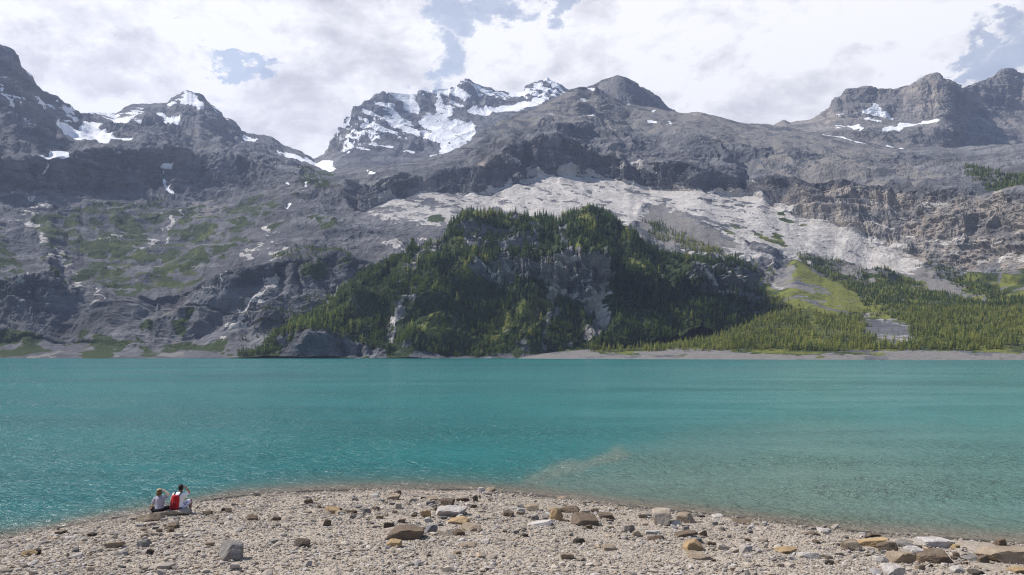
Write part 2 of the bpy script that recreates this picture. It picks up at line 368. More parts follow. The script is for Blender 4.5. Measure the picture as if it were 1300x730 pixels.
defs = [
 ('pale', .88, SLAB_L), ('pale', .90, SLAB_R), ('pale', -.85, ('line', [(512,250),(530,259),(548,266),(563,282)], 2.2)), ('pale', -.7, ('line', [(574,252),(585,262),(580,272)], 2)), ('pale', -.85, ('line', [(462,268),(490,268),(503,279)], 2.4)), ('pale', -.7, ('line', [(690,238),(740,252),(790,270),(806,290)], 3)), ('pale', -.6, ('line', [(655,262),(720,250),(760,240)], 2.5)), ('pale', -.7, ('line', [(800,238),(850,262),(905,285),(930,292)], 3)), ('pale', -.5, ('line', [(760,228),(820,256),(870,276)], 2.5)), ('pale', -.5, ('line', [(930,262),(1000,292),(1060,318)], 2.5)), ('pale', .6, SLAB_R2),
 ('pale', .3, [(296,395),(330,365),(352,345),(345,380),(318,430),(285,438)]),
 ('pale', .9, ('line', [(436,366),(425,374),(410,392),(398,402)], 5)), ('pale', .8, ('line', [(455,362),(430,385),(425,396)], 4)),
 ('pale', .28, [(310,300),(335,290),(352,296),(380,310),(360,330),(310,330)]),
 ('pale', .5, [(480,310),(530,306),(545,316),(500,322)]), ('pale', .45, [(640,205),(690,195),(720,215),(830,205),(840,225),(700,225)]),
 ('pale', .45, [(70,255),(0,235),(0,255),(60,275)]),
 ('pale', .5, ('line', [(275,345),(262,362),(282,372)], 4)),
 ('pale', .75, ('line', [(30,272),(60,310),(95,350),(105,370)], 5)), ('pale', .6, ('line', [(155,300),(130,308),(108,320)], 7)),
 ('pale', .9, ('line', [(233,270),(215,285),(205,300),(185,310),(175,320),(178,334)], 2.4)),
 ('pale', .8, ('line', [(235,262),(233,271)], 2)), ('pale', .6, ('line', [(187,312),(175,325)], 7)),
 ('pale', .9, ('line', [(127,367),(123,378),(120,388),(117,402)], 1.5)), ('pale', .8, ('line', [(30,342),(34,370),(28,400)], 1.6)),
 ('pale', .9, ('line', [(290,351),(284,368)], 1.5)), ('pale', .9, ('line', [(340,365),(335,388)], 1.6)), ('pale', .8, ('line', [(318,382),(305,402),(295,425)], 3)),
 ('pale', .5, ('line', [(1100,404),(1125,408),(1155,414)], 9)), ('pale', .5, ('line', [(1108,430),(1130,432),(1160,434)], 7)),
 ('pale', .5, ('line', [(985,362),(1020,375),(1060,388),(1075,396)], 3)),
 ('pale', .35, [(960,258),(985,240),(1000,262),(985,270)]), ('pale', .40, [(960,232),(1000,235),(975,275),(955,255)]), ('warm', .75, [(960,240),(1060,232),(1110,240),(1200,252),(1300,250),(1740,240),(1740,345),(1300,345),(1180,340),(1060,292)]), ('pale', .16, [(1060,290),(1110,245),(1200,255),(1300,250),(1300,340),(1180,332)]),  # tan rock on the right cliffs, lightened to stand in for sunlight
 # scree
 ('scree', 1., CONE), ('scree', .8, [(980,364),(1004,331),(1012,350),(1036,374),(1000,370)]),
 ('scree', 1., [(1048,338),(1064,330),(1085,336),(1100,345),(1120,365),(1080,358)]), ('scree', 1., [(1148,352),(1163,340),(1175,342),(1230,372),(1270,390),(1220,380),(1180,368)]),
 ('scree', .8, [(1225,352),(1240,344),(1258,352)]), ('scree', .9, [(1015,275),(1035,278),(1110,312),(1090,312),(1040,292)]),
 ('scree', .7, [(600,175),(720,112),(860,140),(1000,162),(1160,188),(1100,205),(960,190),(860,172),(760,165),(700,150),(640,160)]),
 ('scree', .6, [(760,185),(830,190),(850,202),(790,203)]), ('scree', .7, [(960,200),(1040,205),(1200,225),(1180,232),(1060,225),(960,225)]),
 ('scree', .6, [(230,250),(290,255),(290,275),(240,275)]), ('dark', .5, [(-420,438),(0,440),(130,441),(300,438),(300,457),(-420,457)]), ('scree', .5, [(420,235),(540,225),(560,245),(460,262)]),
 ('scree', 1., [(640,448),(1740,444),(1740,460),(640,460)]), ('scree', .35, [(-420,449),(640,449),(640,460),(-420,460)]),
 # meadow
 ('grass', .64, [(30,285),(90,262),(140,258),(190,252),(230,266),(290,255),(325,264),(312,305),(265,328),(237,380),(170,378),(128,370),(100,372),(60,330)]),
 ('grass', .75, [(160,372),(187,350),(235,330),(290,300),(300,312),(240,345),(225,380)]), ('grass', .8, [(97,345),(125,335),(140,365),(104,370)]), ('grass', .7, [(40,280),(75,276),(92,345),(62,325)]),
 ('grass', .7, [(0,300),(28,325),(20,355),(-200,355),(-200,290)]), ('grass', .75, [(130,440),(200,402),(245,398),(235,436),(165,448)]), ('grass', .7, [(-420,430),(0,430),(60,424),(200,430),(300,430),(300,449),(-420,449)]),
 ('grass', .6, [(80,205),(130,192),(172,200),(205,232),(150,242),(90,236)]), ('grass', .7, [(385,214),(425,225),(405,252),(372,268),(372,240)]), ('grass', .6, [(290,245),(350,245),(360,270),(300,275)]),
 ('grass', .6, [(342,322),(400,318),(448,315),(452,342),(430,352),(385,352)]), ('grass', .5, [(455,352),(500,330),(520,335),(480,360)]), ('grass', .8, [(540,287),(555,279),(568,285),(560,291)]),
 ('grass', .5, [(395,282),(430,275),(425,290),(400,296)]), ('grass', .5, [(340,285),(365,280),(365,298),(345,302)]), ('grass', .5, [(255,300),(320,265),(340,275),(300,320)]),
 ('grass', .55, [(682,238),(720,232),(726,240),(690,248)]), ('grass', .5, [(820,300),(830,283),(842,300)]), ('grass', .55, [(905,318),(960,320),(955,330),(915,326)]),
 ('grass', .7, [(918,290),(950,288),(985,298),(1005,310),(975,308),(940,300)]), ('grass', .8, [(985,262),(1020,275),(1035,284),(1005,278)]), ('grass', .8, [(1258,350),(1300,342),(1740,335),(1740,362),(1265,362)]),
 ('grass', .9, DELTA), ('grass', .9, [(1222,217),(1300,222),(1740,215),(1740,250),(1300,247),(1250,238)]),
 ('grass', -1., [(1093,402),(1130,404),(1160,414),(1150,420),(1160,436),(1112,436),(1098,420)]), ('grass', -.9, CONE), ('grass', -.8, [(982,362),(1004,333),(1012,352),(1034,373),(1000,369)]),
 ('grass', -1., [(1050,338),(1064,331),(1085,337),(1110,355),(1080,352)]), ('grass', -1., [(1150,352),(1163,341),(1175,343),(1265,385),(1220,376)]),
 ('grass', -.7, ('line', [(985,362),(1020,378),(1060,392),(1075,398)], 3)),('grass', -.8, [(640,447),(1740,443.5),(1740,460),(640,460)]), ('grass', -.8, [(-420,450),(640,450),(640,460),(-420,460)]),
 ('tone', 1., [(985,372),(1020,378),(1085,388),(1125,384),(1110,402),(1040,402)]), ('tone', 1., [(1010,326),(1040,342),(1085,366),(1118,386),(1080,390),(1030,376),(1002,366)]), ('tone', .55, [(985,365),(1030,372),(1100,392),(1060,400),(1000,385)]), ('tone', .4, DELTA), ('tone', .4, ('line', [(1020,385),(1030,410),(1045,430)], 5)),
 ('tone', .5, [(918,290),(950,288),(985,298),(1005,310),(975,308),(940,300)]), ('tone', .4, [(985,262),(1020,275),(1035,284),(1005,278)]),('tone', .06, [(30,285),(325,262),(265,328),(237,380),(60,330)]),
 # dark faces, painted shade over the left wall, and warm breaks
 ('dark', .55, [(600,190),(640,175),(735,180),(740,210),(690,225),(640,225),(600,215)]), ('dark', .5, [(465,228),(560,222),(640,215),(625,248),(560,246),(500,250)]), ('dark', .5, [(825,205),(880,210),(932,232),(925,248),(830,242)]),
 ('dark', .35, [(985,225),(1060,230),(1075,260),(1040,292),(985,262)]), ('dark', .4, [(1100,225),(1165,230),(1165,245),(1110,248)]), ('dark', .4, [(0,380),(300,350),(300,430),(0,440)]),('dark', .4, [(860,165),(920,175),(915,190),(860,185)]), ('dark', .5, [(840,188),(890,195),(895,205),(850,203)]),
 ('warm', .6, [(600,200),(650,195),(650,210),(600,215)]), ('warm', .9, [(1245,252),(1280,246),(1282,266),(1262,268)]), ('warm', .4, [(860,135),(930,150),(900,165),(850,150)]), ('warm', .5, [(200,385),(232,388),(228,402),(205,400)]),('warm', .3, [(1040,250),(1110,245),(1200,255),(1300,260),(1300,300),(1060,285)]),
 ('dark', .42, [(-420,120),(0,150),(100,190),(330,200),(430,230),(450,300),(380,400),(300,452),(-420,452)]),  # whole left wall darkened in colour, standing in for shade on it
 # snow
 ('snow', 1., [(64,157),(80,160),(103,164),(104,152),(112,151),(128,155),(138,160),(126,163),(141,168),(143,174),(160,174),(169,177),(166,186),(135,186),(100,182),(80,174)]),
 ('snow', .55, [(112,144),(150,143),(182,136),(182,148),(178,157),(166,154),(160,160),(150,160),(140,152)]),
 ('snow', 1., [(140,152),(148,150),(166,152),(164,160),(150,161)]), ('snow', .9, [(43,198),(60,199),(72,191),(85,196),(80,201),(62,204)]), ('snow', .7, [(144,194),(164,192),(150,197)]),
 ('snow', 1., [(236,116),(250,117),(253,125),(256,132),(261,138),(245,134),(226,128),(235,122)]), ('snow', .9, [(212,134),(222,131),(214,137)]), ('snow', .5, [(215,128),(237,116),(236,122),(218,131)]),
 ('snow', 1., [(197,144),(207,143),(215,150),(230,153),(232,158),(220,160),(202,158),(209,153)]), ('snow', .45, [(262,124),(290,150),(284,152),(266,138)]), ('snow', 1., [(306,183),(309,169),(315,174),(326,177),(326,181),(312,179)]),
 ('snow', .6, [(0,94),(14,103),(6,101)]), ('snow', .7, [(27,95),(36,94),(34,101)]), ('snow', .6, [(18,107),(28,113),(24,114)]), ('snow', .35, [(0,110),(30,125),(40,165),(20,150),(0,125)]), ('snow', .4, [(40,120),(95,140),(100,155),(60,150)]),
 ('snow', 1., [(207,205),(222,205),(223,209),(209,209)]), ('snow', 1., [(206,228),(211,234),(223,252),(213,249),(207,238)]), ('snow', .6, ('line', [(208,210),(206,228)], 1.4)), ('snow', .5, ('line', [(255,212),(248,222)], 3)),
 ('snow', .7, ('line', [(60,205),(55,220)], 2)), ('snow', .8, [(162,257),(170,256),(168,260)]),
 ('snow', 1., [(345,190),(360,195),(372,196),(388,200),(400,206),(408,201),(424,206),(424,216),(418,220),(408,215),(394,211),(375,205),(355,198)]), ('snow', 1., [(370,217),(377,222),(386,229),(378,226)]), ('snow', 1., [(386,236),(392,236),(391,241),(384,248),(386,241)]),
 ('snow', .9, [(361,235),(371,241),(366,241)]), ('snow', 1., [(365,264),(371,262),(368,270),(364,270)]), ('snow', .7, [(466,210),(474,209),(470,214)]), ('snow', .8, [(465,217),(478,217),(474,220)]),
 ('snow', .9, ('line', [(735,127),(752,129)], 2)), ('snow', .8, ('line', [(822,156),(833,158)], 2)), ('snow', .7, ('line', [(740,147),(755,148)], 1.8)), ('snow', .8, [(825,137),(834,136),(830,143)]),('snow', .6, ('line', [(790,130),(800,133)], 1.6)),('snow', .6, ('line', [(846,158),(852,156)], 1.6)),
 ('snow', 1., [(742,111),(752,111),(753,117),(746,114)]), ('snow', .5, ('line', [(690,146),(760,150)], 2)), ('snow', .75, ('line', [(1048,170),(1100,183)], 2)),
]
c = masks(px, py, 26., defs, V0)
c['pale'] = c['pale']*(1-.42*soften(inpoly(px, py, SLAB_L)*1., 10))   # western slab greyed in its colour to stand in for weaker sun
# rocky cliffs shed their turf
soft = 1-.72*soften(np.maximum(inpoly(px, py, SLAB_L), inpoly(px, py, SLAB_R))*1., 5)
soft = soft*(1-.9*soften(inpoly(px, py, DELTA)*1., 6))*(1-.8*soften(inpoly(px, py, CONE)*1., 5))
crest = resample(H_, 1)[0][None, :]
soft = soft*sstep(450, 432, py)*np.clip(Yg/1900, .85, 1.2)*(.42+.58*sstep(2, 26, py-crest))
soft = soft*(1-.55*soften(inpoly(px, py, [(600,180),(720,112),(860,140),(1000,162),(1160,188),(1100,205),(960,190),(860,172),(760,165),(700,150)])*1., 8))
soft = soft*(1-.75*soften(np.clip(c['snow'], 0, 1), 4))
soft = soft*(1-.15*soften(inpoly(px, py, TURF)*1., 10))
ns, d, steep = rock_disp(V0, .8, 1., 1.1, 1.1, .08, soft)
V1 = V0+ns*d[..., None]*np.array([.8, .8, .75])
if 'grass' in c: c['grass'] = c['grass']*(1-.55*sstep(.45, .9, steep)*(1-inpoly(px, py, DELTA)))*(1-.8*GULLY[0]*(1-inpoly(px, py, DELTA)))
me = mesh_np('mountain_wall', V1, grid_faces(*px.shape), M_WALL)
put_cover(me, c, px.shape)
WALL = dict(V=V1, px=px, py=py)
tag(link('mountain_wall', me), 'grey limestone mountain wall with green ledges and pale slabs rising from the far shore', kind='structure')

# ---- glaciated summit behind the saddle
S0 = [(380,262,3300),(600,262,3300),(820,240,3300)]
S1 = [(380,226,3550),(440,222,3500),(520,214,3500),(600,205,3600),(700,170,3700),(820,170,3700)]
S2 = [(380,214,3750),(420,205,3750),(450,186,3700),(480,184,3700),(540,190,3750),(600,190,3800),(650,160,4000),(700,150,4000),(820,160,4000)]
S3 = [(380,206,3900),(420,192,3900),(450,165,3950),(480,150,4000),(530,160,4050),(600,160,4150),(650,140,4250),(690,130,4300),(740,122,4300),(820,150,4300)]
S4 = [(380,206,4050),(395,203,4050),(400,204,4050),(405,198,4060),(412,196,4060),(414,191,4060),(420,184,4060),(427,172,4060),(432,163,4060),(437,160,4070),(440,155,4080),(446,149,4100),(455,141,4120),(465,134,4150),(475,127,4180),(484,121,4200),(487,118,4200),(491,121,4220),(495,118,4250),(505,118,4300),(520,120,4350),(530,118,4380),(533,114,4380),(543,116,4400),(548,114,4420),(570,112,4480),(571,109,4480),(577,111,4480),(588,105,4500),(591,101,4500),(598,103,4520),(606,106,4550),(620,110,4580),(640,115,4600),(655,118,4650),(667,118,4650),(669,111,4600),(680,106,4600),(690,103,4600),(695,99,4600),(700,103,4600),(712,106,4600),(725,111,4600),(740,112,4600),(760,112,4600),(820,140,4600)]
S5 = [(x, y+10, Y+300) for x, y, Y in S4]
S6 = [(x, y+130, Y+900) for x, y, Y in S4]
px, py, Yg = sheet([S0, S1, S2, S3, S4, S5, S6], [8, 8, 8, 6, 1, 2, 8], (380, 820), 1.0, [10, None, None, None, None, 10, 8])
V0 = sheet_xyz(px, py, Yg)
snow = [
 ('snow', 1., [(493,118),(531,118),(527,129),(533,146),(514,140),(508,132)]), ('snow', .62, [(530,117),(570,110),(582,120),(592,128),(575,150),(556,148),(553,124),(545,118)]), ('snow', .62, [(583,104),(655,118),(640,132),(612,122),(590,110)]),
 ('snow', 1., [(560,112),(582,112),(600,122),(585,124),(566,118)]), ('snow', 1., [(553,120),(560,120),(562,145),(554,147)]), ('snow', .95, [(533,146),(560,150),(580,156),(602,162),(604,172),(590,188),(572,197),(560,194),(558,184),(538,176)]),
 ('snow', 1., [(593,143),(600,136),(625,137),(650,133),(672,128),(700,122),(690,130),(660,138),(620,147),(597,147)]), ('snow', 1., [(563,155),(576,152),(597,158),(599,166),(578,163)]), ('snow', .5, [(455,150),(520,150),(535,172),(505,178),(458,170)]),
 ('snow', 1., ('line', [(462,153),(490,163),(500,166)], 3)), ('snow', 1., ('line', [(466,145),(488,148)], 2.5)), ('snow', 1., ('line', [(490,150),(515,163),(533,171)], 4)), ('snow', 1., ('line', [(478,134),(500,138)], 2.5)), ('snow', 1., ('line', [(468,163),(505,168)], 2)),
 ('snow', 1., ('line', [(466,177),(480,183),(503,188)], 3)), ('snow', .9, ('line', [(444,174),(455,173)], 2)), ('snow', 1., ('line', [(548,198),(566,197)], 2.5)), ('snow', .9, ('line', [(512,193),(525,195)], 1.8)), ('snow', .55, [(667,118),(695,100),(722,109),(740,113),(690,126)]), ('snow', .6, [(475,128),(500,140),(522,166),(533,172),(495,158)]), ('snow', 1., [(640,113),(668,118),(672,125),(650,123)]), ('snow', 1., [(400,206),(408,200),(424,205),(424,220),(405,220)]),
 ('snow', .8, ('line', [(452,188),(460,190)], 1.6)), ('snow', .35, [(430,160),(450,150),(470,190),(430,195)]),
 ('dark', .4, [(430,180),(540,175),(545,200),(430,210)]), ('warm', .3, [(405,200),(437,165),(445,160),(430,200)]),
]
c = masks(px, py, 9., snow, V0, 1.6, .42)
sm = 1-.6*soften(np.clip(c['snow']-.5, 0, .5)*2, 4)
ns, d, steep = rock_disp(V0, .8, 1.5, .7, 1.3, .42, sm*np.clip(.25+.75*sstep(205, 180, py), 0, 1), 300.)
V1 = V0+ns*d[..., None]*np.array([.7, .7, .55])
st = pnoise((V0[..., 2]+.42*V0[..., 0]+fbm(V0[..., 0]/300, V0[..., 1]/300, V0[..., 2]/300, 3)*60)/26, V0[..., 0]/900, V0[..., 1]/900)
c['snow'] = np.where((c['snow'] > .2) & (c['snow'] < .8), np.clip(c['snow']+st*.75, 0, 1), c['snow'])
me = mesh_np('snow_mountain', V1, grid_faces(*px.shape), M_FAR)
put_cover(me, c, px.shape)
tag(link('snow_mountain', me), 'snow streaked summit with a small glacier behind the saddle', kind='structure')

# ---- dome summit
T0 = [(715,175,2950),(880,175,2950)]
T1 = [(715,140,3300),(760,136,3250),(775,150,3200),(800,150,3250),(880,165,3350)]
T2 = [(715,125,3500),(735,116,3500),(745,111,3480),(752,109,3470),(765,104,3450),(775,101,3440),(784,98.5,3430),(792,100,3440),(802,103,3470),(815,109,3520),(825,116,3560),(835,124,3600),(843,131,3640),(850,136,3660),(856,141,3680),(880,160,3750)]
T3 = [(x, y+8, Y+200) for x, y, Y in T2]; T4 = [(x, y+90, Y+600) for x, y, Y in T2]
px, py, Yg = sheet([T0, T1, T2, T3, T4], [6, 6, 1, 2, 6], (715, 880), 1., [8, None, None, 8, 8])
V0 = sheet_xyz(px, py, Yg)
c = masks(px, py, 3., [('scree', .7, [(755,108),(785,98),(797,102),(790,128),(780,125)]), ('dark', .3, [(797,102),(815,108),(860,145),(800,140)])], V0, 1.5, .3)
ns, d, steep = rock_disp(V0, .45, 1.2, 1.3, .5, .3, None, 900.)
me = mesh_np('rock_dome', V0+ns*d[..., None]*.7, grid_faces(*px.shape), M_FAR); put_cover(me, c, px.shape)
tag(link('rock_dome', me), 'smooth grey rock dome peering over the scree ridge', kind='structure')

# ---- warm limestone peak beyond the ridge
R0 = [(960,215,3000),(1740,215,3000)]
R1 = [(960,176,3300),(1000,176,3300),(1100,192,3200),(1150,195,3200),(1200,195,3250),(1240,195,3450),(1300,192,3550),(1740,180,3500)]
R2 = [(960,170,3500),(1000,168,3500),(1050,166,3420),(1090,164,3380),(1130,166,3380),(1190,160,3400),(1206,160,3400),(1225,165,3700),(1250,160,3800),(1300,158,3800),(1740,140,3700)]
R3 = [(960,166,3700),(1000,162,3700),(1040,156,3650),(1080,150,3650),(1110,150,3650),(1150,150,3620),(1185,151,3550),(1204,150,3500),(1216,150,3720),(1225,146,3900),(1260,140,3950),(1300,135,3950),(1740,110,3900)]
R4 = [(960,166,3900),(983,161,3900),(990,157,3900),(996,154,3900),(1002,158,3900),(1008,157,3900),(1018,154,3880),(1030,152,3850),(1040,144,3830),(1052,134,3800),(1056,126,3800),(1062,121,3800),(1075,114,3800),(1085,113,3800),(1100,112,3800),(1112,115,3800),(1125,113,3800),(1140,110,3800),(1152,106,3780),(1160,102,3760),(1172,96,3720),(1180,95,3700),(1189,93,3680),(1194,101,3660),(1203,102,3640),(1213,109,3800),(1221,112,3950),(1232,109,4050),(1245,103,4080),(1258,97,4080),(1272,90,4080),(1284,88,4080),(1292,91,4080),(1300,92,4080),(1360,80,4050),(1440,95,4000),(1740,60,4000)]
R5 = [(x, y+8, Y+250) for x, y, Y in R4]; R6 = [(x, y+130, Y+800) for x, y, Y in R4]
px, py, Yg = sheet([R0, R1, R2, R3, R4, R5, R6], [8, 6, 4, 4, 1, 2, 8], (960, 1740), 1., [10, None, None, None, None, 8, 8])
V0 = sheet_xyz(px, py, Yg)
defs = [('snow', 1., [(1094,143),(1101,139),(1109,135),(1113,138),(1128,144),(1141,151),(1135,152),(1115,149),(1098,147)]), ('snow', 1., [(1093,147),(1110,152),(1123,155),(1108,155)]), ('snow', 1., [(1058,161),(1068,157),(1090,156),(1092,160),(1099,163),(1080,161),(1070,158),(1062,163)]),
 ('snow', 1., [(1111,166),(1138,160),(1143,155),(1156,156),(1183,152),(1193,155),(1178,156),(1146,164),(1118,167)]), ('snow', .8, ('line', [(1125,187),(1145,190)], 2)), ('snow', .7, ('line', [(1074,135),(1082,133)], 2)), ('snow', .7, ('line', [(1062,147),(1070,145)], 2)), ('snow', .8, ('line', [(1135,137),(1140,139)], 1.5)),
 ('dark', .35, [(1206,115),(1222,112),(1240,195),(1205,190)]), ('dark', .35, [(1240,115),(1300,110),(1740,100),(1740,200),(1240,195)]), ('warm', .4, [(1020,155),(1060,130),(1070,165),(1020,165)]), ('warm', .3, [(1150,105),(1200,100),(1200,130),(1140,140)]), ('scree', .5, [(1040,166),(1120,168),(1200,160),(1200,195),(1060,190)])]
c = masks(px, py, 8., defs, V0, 1.5, .12)
ns, d, steep = rock_disp(V0, .6, 1.3, 1.7, 1.7, .12, sstep(196, 175, py)*.8+.2, 1700., 1.2)
me = mesh_np('limestone_peak', V0+ns*d[..., None]*np.array([.7, .7, .5]), grid_faces(*px.shape), M_WARM); put_cover(me, c, px.shape)
tag(link('limestone_peak', me), 'brownish bedded limestone peak with snow patches beyond the ridge', kind='structure')

# ---- wooded knoll on the far shore
K0 = [(270,460,955),(296,452,955),(700,457,955),(730,452,975),(760,450,985),(820,440,1000),(850,434,1010),(900,420,1050),(960,424,1110)]
K1 = [(270,460,968),(296,452,968),(355,449,970),(380,434,974),(440,432,975),(480,436,974),(510,446,972),(650,447,972),(730,447,985),(760,444,992),(820,434,1008),(850,428,1020),(900,414,1070),(960,420,1130)]
K2 = [(270,460,985),(296,452,985),(330,440,990),(380,424,1000),(440,415,1010),(500,415,1012),(560,415,1015),(620,412,1015),(700,415,1015),(760,424,1012),(800,420,1020),(850,412,1040),(900,398,1100),(960,416,1160)]
K3 = [(270,460,1000),(296,452,1000),(330,433,1010),(400,412,1030),(480,388,1050),(540,372,1055),(600,365,1058),(650,362,1058),(690,368,1055),(720,380,1050),(750,394,1048),(780,398,1060),(830,396,1090),(870,385,1130),(900,378,1150),(930,378,1170),(960,412,1190)]
K4 = [(270,460,1010),(296,452,1010),(330,430,1020),(400,400,1060),(480,368,1085),(540,348,1090),(600,332,1085),(650,328,1080),(700,326,1075),(750,326,1070),(780,340,1085),(830,350,1120),(870,344,1160),(900,343,1175),(935,350,1190),(960,408,1220)]
K5 = [(270,460,1020),(296,452,1020),(330,428,1030),(400,395,1090),(480,355,1120),(540,325,1140),(580,312,1140),(640,305,1130),(700,300,1130),(750,298,1130),(800,320,1150),(840,336,1180),(870,338,1200),(900,338,1200),(935,347,1210),(960,406,1240)]
K6 = [(270,460,1035),(296,452,1035),(330,427,1040),(400,393,1110),(450,365,1150),(480,348,1170),(520,334,1190),(545,314,1200),(570,298,1210),(590,281,1190),(605,273,1180),(625,271,1175),(650,274,1175),(668,275,1190),(685,283,1230),(702,290,1260),(718,284,1245),(735,272,1215),(748,266,1205),(765,273,1215),(790,288,1240),(830,314,1240),(850,328,1240),(868,335,1235),(900,336,1225),(935,346,1230),(960,404,1260)]
K7 = [(x, y+14, Y+120) for x, y, Y in K6]; K8 = [(x, y+90, Y+300) for x, y, Y in K6]
px, py, Yg = sheet([K0, K1, K2, K3, K4, K5, K6, K7, K8], [5, 5, 10, 8, 6, 8, 5, 8, 8], (270, 960), 1., [None, None, None, None, None, None, None, 14, 10])
V0 = sheet_xyz(px, py, Yg)
BARE = [[(688,332),(720,326),(758,326),(775,345),(768,362),(752,400),(738,396),(702,376),(692,352)], [(757,360),(769,370),(767,424),(748,424),(749,398)],
 [(503,397),(522,388),(516,408),(494,432),(484,430)], [(655,296),(684,300),(684,316),(655,315)], [(588,296),(640,298),(660,302),(660,320),(590,318)], [(700,275),(713,282),(722,296),(712,294)], [(355,430),(478,432),(492,456),(355,456)],
 [(868,342),(935,347),(932,378),(884,380)], [(600,338),(690,334),(690,362),(640,360),(600,355)], [(515,450),(700,451),(700,460),(515,460)],[(575,292),(590,283),(560,315),(540,330),(545,318)]]
SLOPE_GRASS = [[(636,266),(684,272),(694,290),(640,292)], [(722,282),(735,266),(758,264),(752,286)], [(570,322),(592,306),(584,336)], [(655,400),(690,370),(700,398),(672,428)], [(600,428),(650,380),(664,388),(640,436)], [(600,276),(620,272),(612,300),(596,300)], [(560,350),(590,338),(600,356),(566,372)], [(530,420),(560,400),(570,420),(540,440)], [(690,318),(730,310),(750,322),(700,326)], [(790,330),(820,326),(840,345),(800,350)]]
CHUTES = [[(572,292),(556,316),(530,340),(516,362)], [(522,386),(512,404),(492,432)], [(703,276),(716,296),(712,318)], [(762,360),(760,392),(756,424)], [(640,322),(652,345),(646,362)], [(690,440),(700,400),(706,376)]]
defs = [('scree', .8, BARE[1]), ('pale', .6, BARE[1]), ('pale', .35, BARE[2]), ('pale', .4, BARE[5]), ('pale', .2, BARE[0]), ('warm', .5, BARE[0]), ('pale', .3, BARE[3]), ('pale', .3, BARE[4]), ('pale', .3, BARE[7]), ('pale', .25, BARE[8]), ('pale', .5, BARE[10]), ('dark', .6, BARE[6]), ('dark', .5, BARE[9]), ('dark', .3, BARE[8]),
 ('grass', .95, [(270,448),(330,425),(400,392),(480,345),(545,312),(600,272),(650,270),(700,272),(748,262),(830,310),(870,330),(960,400),(960,440),(700,460),(500,460),(270,460)])]
defs += [('grass', -1., b) for b in BARE] + [('tone', .5, g) for g in SLOPE_GRASS] + [('grass', -1., ('line', l, 6)) for l in CHUTES] + [('pale', .5, ('line', l, 4.5)) for l in CHUTES]
c = masks(px, py, 24., defs, V0, .6)
ns, d, steep = rock_disp(V0, 1.15, .55, 1.5, .9, .05, sstep(456, 440, py)*.9+.1, 2500.)
V1 = V0+ns*d[..., None]*.8
me = mesh_np('wooded_knoll', V1, grid_faces(*px.shape), M_WALL); put_cover(me, c, px.shape)
KNOLL = dict(V=V1, px=px, py=py)
tag(link('wooded_knoll', me), 'steep rocky knoll covered in forest standing at the water edge', kind='structure')

# ---------------------------------------------------------------- trees
def leaf_mat(name, lo, hi):
    m, nt = new_mat(name)
    g = N(nt, 'ShaderNodeNewGeometry'); oi = N(nt, 'ShaderNodeObjectInfo'); at = N(nt, 'ShaderNodeAttribute', attribute_name='tree_tone')
    t = mathn(nt, 'ADD', mathn(nt, 'MULTIPLY', at.outputs['Fac'], .65), mathn(nt, 'MULTIPLY', g.outputs['Random Per Island'], .35))
    col = mixc(nt, t, lo, hi)
    d = N(nt, 'ShaderNodeBsdfDiffuse'); tr = N(nt, 'ShaderNodeBsdfTranslucent'); mx = N(nt, 'ShaderNodeMixShader'); mx.inputs[0].default_value = .42
    nt.links.new(col, d.inputs[0]); nt.links.new(col, tr.inputs[0]); nt.links.new(d.outputs[0], mx.inputs[1]); nt.links.new(tr.outputs[0], mx.inputs[2])
    o = N(nt, 'ShaderNodeOutputMaterial'); nt.links.new(mx.outputs[0], o.inputs[0])
    return m
M_CON = leaf_mat('spruce_needles', (.022, .042, .014), (.125, .190, .060))
M_PALE = leaf_mat('larch_needles', (.085, .112, .026), (.38, .385, .105))
M_BROAD = leaf_mat('broad_leaves', (.040, .070, .016), (.20, .26, .075))
M_BARK = simple_mat('bark', (.09, .065, .045), .95, .3, 3.)

def conifer(r, slim=.17, whorls=13, per=7):
    V = []; Fc = []
    for w in range(whorls):
        t = .10+.88*(w/(whorls-1))**.95
        R = slim*(1.03-t)**.8*(.8+.4*r.random())
        n = per if w < whorls-3 else per-2
        a0 = r.random()*6.28
        for k in range(n):
            a = a0+k*6.283/n+r.normal()*.2
            if r.random() < .1: continue
            Rk = R*(.65+.55*r.random()); dz = -.035-.05*r.random()
            wd = .55*Rk+.012
            ca, sa_ = math.cos(a), math.sin(a)
            i = len(V)
            V += [(0, 0, t+.03), (ca*Rk*.6-sa_*wd*.5, sa_*Rk*.6+ca*wd*.5, t+dz*.4), (ca*Rk, sa_*Rk, t+dz), (ca*Rk*.6+sa_*wd*.5, sa_*Rk*.6-ca*wd*.5, t+dz*.4)]
            Fc.append((i, i+1, i+2, i+3))
    return np.array(V), np.array(Fc)
def broadleaf(r, clumps=16, per=11):
    V = []; Fc = []
    for c_ in range(clumps):
        a = r.random()*6.28; h = .3+.62*r.random(); rad = .30*math.sin(math.pi*min(.97, (h-.1)/.95))**.7*(.5+.5*r.random())
        cx, cy = math.cos(a)*rad, math.sin(a)*rad; cr = .09+.07*r.random()
        for k in range(per):
            dv = r.normal(size=3); dv /= np.linalg.norm(dv); p = np.array([cx, cy, h])+dv*cr*np.array([1, 1, .8])
            u = np.cross(dv, r.normal(size=3)); u /= np.linalg.norm(u); v = np.cross(dv, u)
            s = .03+.025*r.random(); i = len(V)
            V += [p-u*s, p-v*s, p+u*s, p+v*s]; Fc.append((i, i+1, i+2, i+3))
    return np.array(V), np.array(Fc)
